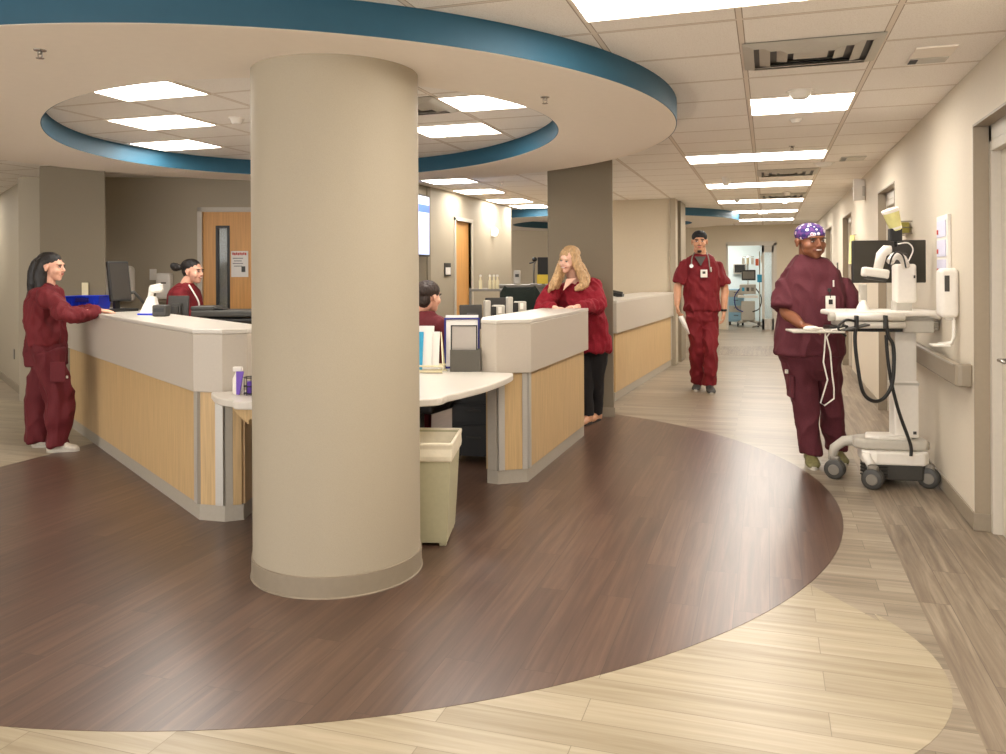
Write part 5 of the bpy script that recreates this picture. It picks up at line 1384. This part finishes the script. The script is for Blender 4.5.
# cap
q = F.mb('cap'); q.ell(HC + R @ Vector((0, .012, .060)), (.112, .126, .086), R)
m2 = MB()
for i in range(13):
    pass
o = F.bake('cap', 'surgical_cap', 'cap_print', .005, 3)
for v in o.data.vertices:      # trim the cap to a band line above brow and ears
    p = R.transposed() @ (v.co + F.t.location - HC)
    lim = .046 - .40 * (p.y + .10) if p.y < .05 else -.012
    if p.z < lim: v.co += R @ Vector((-p.x * .10, -p.y * .10, lim - p.z))
# badge with reel and pen
b0 = P(830.5, 302.5, -.178)
bR = frame(f)
box_part(F, 'id_badge', b0, bR, (.072, .006, .10), 'white', bevel=.003); box_part(F, 'badge_photo', b0, bR, (.03, .004, .036), 'black', (0, -.006, .005))
box_part(F, 'badge_strip', b0, bR, (.04, .004, .02), 'lgrey', (0, -.006, -.065)); box_part(F, 'badge_reel', P(829.5, 290, -.165), bR, (.028, .014, .028), 'black', bevel=.006)
box_part(F, 'pen', P(833.5, 283.5, -.15), bR, (.010, .010, .05), 'white'); tube_part(F, 'lanyard', [P(829.5, 290, -.175), P(830, 294, -.185), P(830.5, 298, -.185)], .003, 'black')
box_part(F, 'chest_pocket', P(831, 305, -.158), bR, (.13, .012, .14), 'scrub_wine', bevel=.005)
# ---------------------------------------------------------------- 2. bearded man walking down the corridor
g = at(703, 391.5); dep = (Vector((g.x, g.y, 0))).dot(Fv)
F = Fig('bearded man in crimson scrubs and black cap walking down the corridor', (g.x, g.y, 0), dep)
P = lambda u, v, dd=0: atd(u, v, dep + dd)
tc_ = toward(g); f = (tc_ * cos(radians(6)) - Rv * sin(radians(0))).normalized(); l = Z.cross(f); l = l if l.dot(Rv) > 0 else -l
HC = P(699.5, 241.8, -.02)
T, R = head(F, HC, tc_ - Z * .05, 1.20, smile=False, beard='hair_brown', brow='hair_brown')
F.cap('skin', [P(700, 260, .03), P(700, 254, .02), HC + R @ Vector((0, .02, -.05))], [.095, .078, .068])
F.loft('skin', [(P(701, 262, .03), l * .15, f * .09), (P(701, 285, .02), l * .16, f * .10), (P(702, 312, .02), l * .14, f * .1)])
RS, LS = P(685.5, 265.5, .03), P(716.5, 265.5, .03)
RE, RW = P(678, 286, .04), P(677, 305, -.10)
LE, LW = P(724.5, 288, .04), P(723.8, 311, -.02)
F.cap('skin', [RS, RE, (RE + RW) / 2, RW], [.038, .049, .045, .031]); F.cap('skin', [LS, LE, (LE + LW) / 2, LW], [.038, .049, .045, .031])
hand(F, RW, Vector((.08, 0, -1)) + f * .15, -l * -1, 1, curl=.75, sc=1.15); hand(F, LW, Vector((0, 0, -1)) + f * .1, -l, -1, curl=.45, sc=1.15)
RH, LH, RK, LK, RA, LA = P(695, 318, .02), P(709, 318, .02), P(696.5, 348, .0), P(710.5, 349, -.10), P(697.5, 382, .18), P(709.8, 384, -.05)
for H_, K_, A_ in ((RH, RK, RA), (LH, LK, LA)): F.cap('skin', [H_, K_, A_, Vector((A_.x, A_.y, .06))], [.08, .05, .04, .035])
F.bake('skin', 'body', 'skin_tan', .006, 4)
F.loft('top', [(P(700.5, 254.5, .02), l * .095, f * .08), (P(700.5, 257, .02), l * .14, f * .10), (P(701, 260, .02), l * .18, f * .115), (P(701, 264, .03), l * .21, f * .13), (P(701, 270, .02), l * .222, f * .14), (P(701.3, 285, .01), l * .215, f * .14),
    (P(701.5, 298, .01), l * .212, f * .145), (P(702, 309, .01), l * .222, f * .148), (P(702, 310.5, .01), l * .215, f * .14)])
F.cap('top', [RS, RS * .45 + RE * .55, RE * .86 + RS * .14], [.078, .084, .088], ends=False); F.cap('top', [LS, LS * .45 + LE * .55, LE * .86 + LS * .14], [.078, .084, .088], ends=False)
F.mb('top').ell(RS, (.075, .075, .068)).ell(LS, (.075, .075, .068))
F.bake('top', 'scrub_top', 'scrub_red', .008, 5, fold=.030, ff=7)
F.loft('pants', [(P(702, 302, .01), l * .18, f * .12), (P(702, 312, .01), l * .19, f * .125), (P(702, 320, .01), l * .17, f * .12), (P(702, 327, .01), l * .08, f * .07)])
for H_, K_, A_ in ((RH, RK, RA), (LH, LK, LA)): F.cap('pants', [H_ + Z * .02, H_ * .5 + K_ * .5, K_, K_ * .5 + A_ * .5, Vector((A_.x, A_.y, .09))], [.105, .098, .086, .082, .088], ends=False)
F.bake('pants', 'scrub_pants', 'scrub_red', .008, 5, fold=.030, ff=7)
shoe(F, RA + f * -.02, f + l * -.1, m='shoe_dark', sole='sole', L=.30, W=.115); shoe(F, LA, f + l * .1, m='shoe_dark', sole='sole', L=.30, W=.115)
F.mb('cap').ell(HC + R @ Vector((0, .014, .062)), (.096, .118, .082), R)
o = F.bake('cap', 'surgical_cap', 'cap_black', .006, 3)
for v in o.data.vertices:
    p = R.transposed() @ (v.co + F.t.location - HC); lim = .050 - .40 * (p.y + .10) if p.y < .05 else -.01
    if p.z < lim: v.co += R @ Vector((-p.x * .10, -p.y * .10, lim - p.z))
bR = frame(f)
# undershirt in the V neck, stethoscope, badge, watch
o = MB().extr([P(694.5, 256.5, -.09), P(706, 256.5, -.09), P(700.8, 266, -.135)], f * .012).build('undershirt', 'tee_grey', F.t, world=True, bevel=.002)
tube_part(F, 'stethoscope', [P(691.5, 265.5, -.155), P(692, 258, -.12), P(695.5, 251.5, .02), P(700, 250, .085), P(705.5, 251.5, .02), P(708.5, 258, -.11), P(709.5, 266, -.15), P(710.5, 272, -.16)], .008, 'mgrey')
MB().lathe(P(691.5, 266, -.165), [(0, -.008), (.024, -.008), (.026, .004), (0, .006)], 18, axis='y').build('chest_piece', 'chrome', F.t, world=True, smooth=40)
box_part(F, 'id_badge', P(704, 273.5, -.165), bR, (.082, .006, .095), 'white', bevel=.003); box_part(F, 'badge_photo', P(704, 273, -.165), bR, (.035, .004, .03), 'dgrey', (0, -.006, .005))
box_part(F, 'pen', P(711, 269.5, -.15), bR, (.012, .010, .06), 'white')
MB().lathe(LW + Vector((0, 0, .01)), [(.036, -.014), (.040, 0), (.036, .014)], 20).build('wrist_watch', 'black', F.t, world=True, smooth=60)
# paper roll in his hand: a thing of its own
pr0 = P(680.5, 316, -.14); pr1 = P(689, 334, -.14)
o = tag(MB().tube([pr0, pr0 * .5 + pr1 * .5, pr1], [.03, .028, .012], 12).build('rolled_paper', 'paper', smooth=True), 'rolled white paper in the right hand of the walking bearded man', 'paper')
# ---------------------------------------------------------------- 3. dark haired woman at the left counter
g = at(48, 449.5); dep = Vector((g.x, g.y, 0)).dot(Fv)
F = Fig('woman with long black ponytail in dark red scrubs resting her hand on the left counter', (g.x, g.y, 0), dep)
P = lambda u, v, dd=0: atd(u, v, dep + dd)
f = (Rv * .97 + Fv * .16).normalized(); l = Z.cross(f)      # her left points away from the viewer
HC = P(52.5, 267.5, 0)
T, R = head(F, HC, Rv * .96 + Fv * -.05 - Z * .06, 1.0, smile=False, fem=True, brow='hair_black')
F.cap('skin', [P(48, 291, .0), P(49, 283, .0), HC + R @ Vector((0, .03, -.04))], [.065, .050, .048])
F.loft('skin', [(P(46, 293, 0), l * .15, f * .09), (P(45, 315, 0), l * .14, f * .10), (P(46, 345, 0), l * .13, f * .09)])
NS, FS = P(46, 297, -.16), P(48, 297, .17)
NE, NW = P(67, 315, -.24), P(99, 310.5, -.05)
FE, FW = P(66, 316, .24), P(93, 309, .28)
F.cap('skin', [NS, NE, (NE + NW) / 2, NW], [.03, .026, .024, .026]); F.cap('skin', [FS, FE, (FE + FW) / 2, FW], [.03, .026, .024, .026])
hz_ = TOPZ + .028
NW2 = Vector((NW.x, NW.y, hz_ + .012)); hand(F, NW, (P(112, 311.5, -.02) - NW), -Z, 1, curl=.30, sc=.98)
hand(F, FW, Rv - Z * .2, -Z, -1, curl=.4, sc=.98)
NH, FH, NK, FK, NA, FA = P(48, 354, -.09), P(48, 354, .09), P(60, 400, -.08), P(40, 400, .10), P(57, 440, -.10), P(38, 438, .10)
for H_, K_, A_ in ((NH, NK, NA), (FH, FK, FA)): F.cap('skin', [H_, K_, A_, Vector((A_.x, A_.y, .06))], [.08, .05, .04, .032])
F.bake('skin', 'body', 'skin_light', .005, 4)
F.loft('top', [(P(49.5, 284.5, 0), l * .062, f * .062), (P(48.5, 288, 0), l * .11, f * .085), (P(46.5, 292, 0), l * .165, f * .11), (P(45, 300, 0), l * .20, f * .125), (P(44.5, 312, 0), l * .20, f * .135), (P(45, 326, 0), l * .195, f * .138),
    (P(45.5, 336, 0), l * .20, f * .145), (P(46, 343, 0), l * .195, f * .138), (P(46.2, 344.5, 0), l * .185, f * .13)])
for S_, E_, W1 in ((NS, NE, NW), (FS, FE, FW)):
    F.cap('top', [S_, S_ * .5 + E_ * .5, E_, E_ * .5 + W1 * .5 - Z * .008, W1 * .96 + E_ * .04], [.076, .072, .066, .060, .042], ends=False); F.mb('top').ell(S_, (.078, .078, .076)).ell(E_, (.068, .068, .068))
F.bake('top', 'scrub_jacket', 'scrub_jacket', .007, 5, fold=.032, ff=8)
for E_, W1 in ((NE, NW), (FE, FW)):
    dd_ = (W1 - E_).normalized(); MB().tube([W1 * .965 + E_ * .035 - dd_ * .012, W1 * .965 + E_ * .035 + dd_ * .015], .038, 18).build('cuff', 'scrub', F.t, world=True, smooth=40)
MB().tube(cat3([P(45.5, 285, -.05), P(48, 284.5, -.062), P(53, 287, -.05), P(56.5, 293, .0), P(53, 286.5, .06)]), .016, 8).build('collar', 'scrub', F.t, world=True, smooth=True)
F.loft('pants', [(P(46, 338, 0), l * .17, f * .135), (P(46, 352, 0), l * .185, f * .150), (P(47, 364, 0), l * .175, f * .145)])
for H_, K_, A_ in ((NH, NK, NA), (FH, FK, FA)): F.cap('pants', [H_ + Z * .02, H_ * .5 + K_ * .5, K_, K_ * .5 + A_ * .5, Vector((A_.x, A_.y, .05))], [.125, .118, .108, .100, .098], ends=False)
F.bake('pants', 'scrub_pants', 'scrub', .0075, 5, fold=.032, ff=6)
box_part(F, 'white_tag', P(38, 346.5, -.17), frame(-Fv), (.035, .006, .014), 'white'); box_part(F, 'white_tag', P(67, 377, -.17), frame(-Fv), (.015, .01, .02), 'white')
box_part(F, 'cargo_pocket', P(58, 372, -.195), frame(-Fv), (.13, .02, .17), 'scrub', bevel=.008)
shoe(F, NA - f * .01, f, m='shoe_white', L=.25, W=.09); shoe(F, FA + f * .02, f, m='shoe_white', L=.25, W=.09)
# hair: cap of hair, ponytail down the back
h = F.mb('hair')
h.ell(HC + R @ Vector((0, .034, .058)), (.082, .104, .075), R); h.ell(HC + R @ Vector((0, .056, .005)), (.080, .068, .078), R)
F.cap('hair', [P(46, 262, 0), P(38.5, 263, .0), P(34.5, 272, .0), P(33.5, 284, .0), P(31.5, 295, .0), P(26, 303, .0)], [.045, .050, .052, .050, .040, .008])
F.cap('hair', [P(43, 262, -.04), P(40.5, 275, -.05), P(40.5, 288, -.06), P(37, 299, -.05)], [.05, .055, .045, .012])
F.bake('hair', 'hair', 'hair_black', .006, 3, fold=.005, ff=22)
# ---------------------------------------------------------------- 4. woman with a bun behind the left counter
dep = 8.2; g = atd(187, 400, dep)
F = Fig('woman with dark hair in a bun and crimson scrubs standing behind the left counter', (g.x, g.y, 0), dep)
P = lambda u, v, dd=0: atd(u, v, dep + dd)
f = (Rv * .93 - Fv * .25).normalized(); l = Z.cross(f)
HC = P(193.5, 272, 0)
T, R = head(F, HC, Rv * .92 - Fv * .32 - Z * .03, 1.02, smile=True, fem=True, brow='hair_black')
F.cap('skin', [P(185.5, 288, 0), P(187, 282, 0), HC + R @ Vector((0, .03, -.045))], [.065, .054, .05])
F.loft('skin', [(P(186, 294, 0), l * .15, f * .09), (P(186, 315, 0), l * .14, f * .10), (P(186, 345, 0), l * .13, f * .09)])
NS, FS = P(180, 295, -.16), P(190, 295, .16); NE, NW = P(187, 323, -.22), P(203, 327, -.14); FE, FW = P(196, 322, .22), P(208, 318, .12)
F.cap('skin', [NS, NE, (NE + NW) / 2, NW], [.03, .036, .036, .027]); F.cap('skin', [FS, FE, (FE + FW) / 2, FW], [.03, .036, .036, .027])
hand(F, NW, Rv - Z * .1, -Z, 1, curl=.4); hand(F, FW, Rv - Z * .1, -Z, -1, curl=.4)
NH, FH = P(187, 362, -.09), P(187, 362, .09)
for H_, dd_ in ((NH, -.09), (FH, .09)): F.cap('skin', [H_, Vector((H_.x, H_.y, .5)), Vector((H_.x, H_.y, .06))], [.08, .05, .035])
F.bake('skin', 'body', 'skin_light', .0055, 4)
F.loft('top', [(P(186.5, 283, 0), l * .066, f * .068), (P(185.5, 286.5, 0), l * .115, f * .095), (P(184.5, 291, 0), l * .17, f * .118), (P(184.5, 299, 0), l * .20, f * .135), (P(186, 318, 0), l * .20, f * .14), (P(186.5, 340, 0), l * .195, f * .14), (P(186.5, 358, 0), l * .205, f * .15)])
for S_, E_ in ((NS, NE), (FS, FE)): F.cap('top', [S_, S_ * .5 + E_ * .5, E_ * .85 + S_ * .15], [.078, .08, .08], ends=False); F.mb('top').ell(S_, (.08, .08, .078))
F.bake('top', 'scrub_top', 'scrub_red', .0075, 6, fold=.014, ff=8)
F.loft('pants', [(P(187, 352, 0), l * .17, f * .13), (P(187, 370, 0), l * .18, f * .14)])
for H_ in (NH, FH): F.cap('pants', [H_, Vector((H_.x, H_.y, .5)), Vector((H_.x, H_.y, .08))], [.11, .09, .085], ends=False)
F.bake('pants', 'scrub_pants', 'scrub_red', .009, 6, fold=.014, ff=7)
for H_ in (NH, FH): shoe(F, H_, f, m='shoe_white', L=.25, W=.09)
h = F.mb('hair'); h.ell(HC + R @ Vector((0, .034, .058)), (.080, .104, .074), R); h.ell(HC + R @ Vector((0, .055, .01)), (.074, .062, .072), R)
h.ell(P(175.5, 267, 0), (.042, .042, .042)); h.ell(P(173.5, 266, -.02), (.03, .03, .034)); h.ell(P(179, 267.5, 0), (.03, .026, .03))
F.bake('hair', 'hair', 'hair_black', .006, 3, fold=.006, ff=34)
tube_part(F, 'lanyard', [P(189, 285, -.09), P(194, 293, -.145), P(199, 303, -.135), P(198, 311, -.12)], .008, 'paper')
# ---------------------------------------------------------------- 5. seated person by the column, seen from behind
dep = 6.5; g = atd(421, 460, dep)
F = Fig('seated dark haired person in maroon, seen from behind right of the round column', (g.x, g.y, 0), dep)
P = lambda u, v, dd=0: atd(u, v, dep + dd)
f = (Rv * .45 + Fv * .89).normalized(); l = Z.cross(f)
HC = P(429, 297.5, 0)
T, R = head(F, HC, Rv * .62 + Fv * .78 - Z * .02, 1.05, smile=False, fem=True, brow='hair_black')
F.cap('skin', [P(424, 318, 0), P(420, 311, 0), HC + R @ Vector((0, .03, -.04))], [.065, .054, .05])
SZ_ = .50
F.loft('skin', [(P(420, 320, 0), l * .14, f * .09), (P(420, 345, 0), l * .14, f * .10), (Vector((g.x, g.y, .56)), l * .14, f * .1)])
Ls, Rs = P(420, 325, 0) + l * .17, P(420, 325, 0) - l * .17
for S_, sd in ((Ls, 1), (Rs, -1)):
    E_ = S_ + f * .10 - Z * .24 + l * sd * .04; Wq = E_ + f * .24 + Z * .04
    F.cap('skin', [S_, E_, Wq], [.048, .04, .027]); hand(F, Wq, f, -Z, sd * -1, curl=.4)
    F.cap('top', [S_, S_ * .5 + E_ * .5, E_], [.076, .076, .074], ends=False); F.mb('top').ell(S_, (.078, .078, .076))
    H_ = Vector((g.x, g.y, SZ_ + .02)) + l * sd * .09; K_ = H_ + (Fv - Rv * .25).normalized() * .42 + Z * .02; A_ = Vector((K_.x, K_.y, .08)) - Fv * .04
    F.cap('skin', [H_, K_, A_], [.07, .05, .035]); F.cap('pants', [H_, H_ * .5 + K_ * .5, K_], [.10, .09, .078]); F.cap('pants', [K_, K_ * .5 + A_ * .5, A_ + Z * .03], [.078, .075, .075], ends=False)
    shoe(F, A_, f, m='shoe_white', L=.25, W=.09)
F.bake('skin', 'body', 'skin_light', .0055, 4)
F.loft('top', [(P(425, 311.5, 0), l * .068, f * .068), (P(423, 315, 0), l * .12, f * .09), (P(421.5, 319, 0), l * .175, f * .115), (P(420.5, 329, 0), l * .20, f * .13), (P(420, 350, 0), l * .20, f * .14), (Vector((g.x, g.y, .62)), l * .20, f * .15), (Vector((g.x, g.y, .52)), l * .20, f * .15)])
F.bake('top', 'scrub_top', 'scrub', .0075, 6, fold=.012, ff=8)
F.mb('pants').ell(Vector((g.x, g.y, SZ_ + .02)), (.19, .16, .11)); F.bake('pants', 'scrub_pants', 'scrub', .009, 5, fold=.012, ff=7)
h = F.mb('hair'); h.ell(HC + R @ Vector((0, .020, .057)), (.088, .110, .080), R); h.ell(HC + R @ Vector((0, .062, -.015)), (.064, .052, .066), R); h.ell(HC + R @ Vector((0, .085, .07)), (.04, .04, .035), R)
F.bake('hair', 'hair', 'hair_brown', .006, 3, fold=.006, ff=34)
# ---------------------------------------------------------------- 6. blonde woman leaning on the middle counter
dep = 7.95; g = at(596, 413)
F = Fig('laughing blonde woman in a crimson sweater leaning on the middle counter', (g.x, g.y, 0), dep)
P = lambda u, v, dd=0: atd(u, v, dep + dd)
tc_ = toward(g); f = (tc_ * .86 - Rv * .50).normalized(); l = Z.cross(f); l = l if l.dot(Rv) > 0 else -l
HC = P(568.5, 260.5, -.05)
up = (Z + Rv * .16 + Fv * -.05).normalized()
T, R = head(F, HC, tc_ * .86 - Rv * .56 - Z * .20, 1.02, smile=True, fem=True, brow='hair_blonde', up=up)
F.cap('skin', [P(574, 285, .06), P(572, 277, .04), HC + R @ Vector((0, .03, -.045))], [.075, .055, .05])
F.loft('skin', [(P(575, 286, .05), l * .15, f * .09), (P(578, 305, .08), l * .13, f * .09)])
VR, VL = P(555, 290, -.02), P(593, 287, .08)          # viewer-left and viewer-right shoulders
VRE, VRW = P(541, 309, -.22), P(555, 308.2, -.42)
VLE, VLW = P(598, 306, -.12), P(577, 307.0, -.40)
for S_, E_, W1 in ((VR, VRE, VRW), (VL, VLE, VLW)): F.cap('skin', [S_, E_, (E_ + W1) / 2, W1], [.035, .028, .026, .027])
hand(F, VLW, P(562, 307.0, -.46) - VLW, -Z, 1, curl=.45, sc=.95); hand(F, VRW, P(566, 309, -.44) - VRW, -Z, -1, curl=.5, sc=.95)
Hc = P(593, 343, .12); H1, H2 = Hc - l * .09, Hc + l * .07
A1_, A2_ = at(588.5, 424), at(597, 421)
for H_, A_ in ((H1, A1_), (H2, A2_)):
    K_ = (H_ + A_) / 2 + f * .03; K_.z = .48
    F.cap('skin', [H_, K_, Vector((A_.x, A_.y, .08))], [.08, .05, .035])
    F.cap('pants', [H_, H_ * .5 + K_ * .5, K_, K_ * .5 + Vector((A_.x, A_.y, .1)) * .5, Vector((A_.x, A_.y, .08))], [.11, .095, .075, .066, .056], ends=False)
    shoe(F, A_, f, m='skin_tan', sole='sole_dark', L=.24, W=.085)
F.bake('skin', 'body', 'skin_pale', .0055, 4)
F.mb('pants').ell(Hc, (.18, .16, .14))
F.bake('pants', 'trousers', 'pants_black', .0085, 6, fold=.010, ff=7)
F.loft('top', [(P(574.5, 283, .05), l * .10, f * .08), (P(575, 286, .05), l * .17, f * .115), (P(576, 292, .06), l * .222, f * .15), (P(577.5, 300, .05), l * .232, f * .165), (P(582, 312, .06), l * .215, f * .165), (P(588.5, 326, .09), l * .19, f * .155), (P(591.5, 338, .12), l * .188, f * .16), (P(592.5, 350, .12), l * .192, f * .165), (P(592.5, 352, .12), l * .18, f * .155)])
for S_, E_, W1 in ((VR, VRE, VRW), (VL, VLE, VLW)):
    F.cap('top', [S_, S_ * .5 + E_ * .5, E_, E_ * .5 + W1 * .5, W1 * .9 + E_ * .1], [.088, .084, .074, .064, .046], ends=False); F.mb('top').ell(S_, (.09, .09, .085)).ell(E_, (.074, .074, .07))
F.bake('top', 'sweater', 'sweater', .0075, 5, fold=.026, ff=9)
# V neckline of skin over the sweater
o = MB().extr([P(566.5, 279, -.08), P(577, 278, -.08), P(563.5, 290.5, -.17)], f * .01).build('neckline', 'skin_pale', F.t, world=True, bevel=.003)
h = F.mb('hair'); h.ell(HC + R @ Vector((0, .034, .060)), (.086, .104, .077), R); h.ell(HC + R @ Vector((0, .06, -.02)), (.080, .060, .09), R)
F.cap('hair', [HC + R @ Vector((.066, -.005, .06)), HC + R @ Vector((.088, -.002, -.02)), P(582, 275, -.09), P(584, 284, -.11), P(576, 289, -.17)], [.03, .036, .045, .045, .02])
F.cap('hair', [HC + R @ Vector((.05, .04, .04)), P(580, 268, .0), P(585, 279, .0), P(583, 289, -.03)], [.04, .05, .05, .028])
F.cap('hair', [HC + R @ Vector((-.060, -.004, .06)), HC + R @ Vector((-.080, 0, -.03)), P(557.5, 275, -.12), P(553, 285, -.16), P(548.5, 292, -.17)], [.026, .030, .036, .036, .012])
F.cap('hair', [HC + R @ Vector((-.05, .04, .0)), P(559, 277, -.06), P(557, 287, -.13)], [.04, .045, .02])
o = F.bake('hair', 'hair', 'hair_blonde', .006, 2, fold=.014, ff=20)
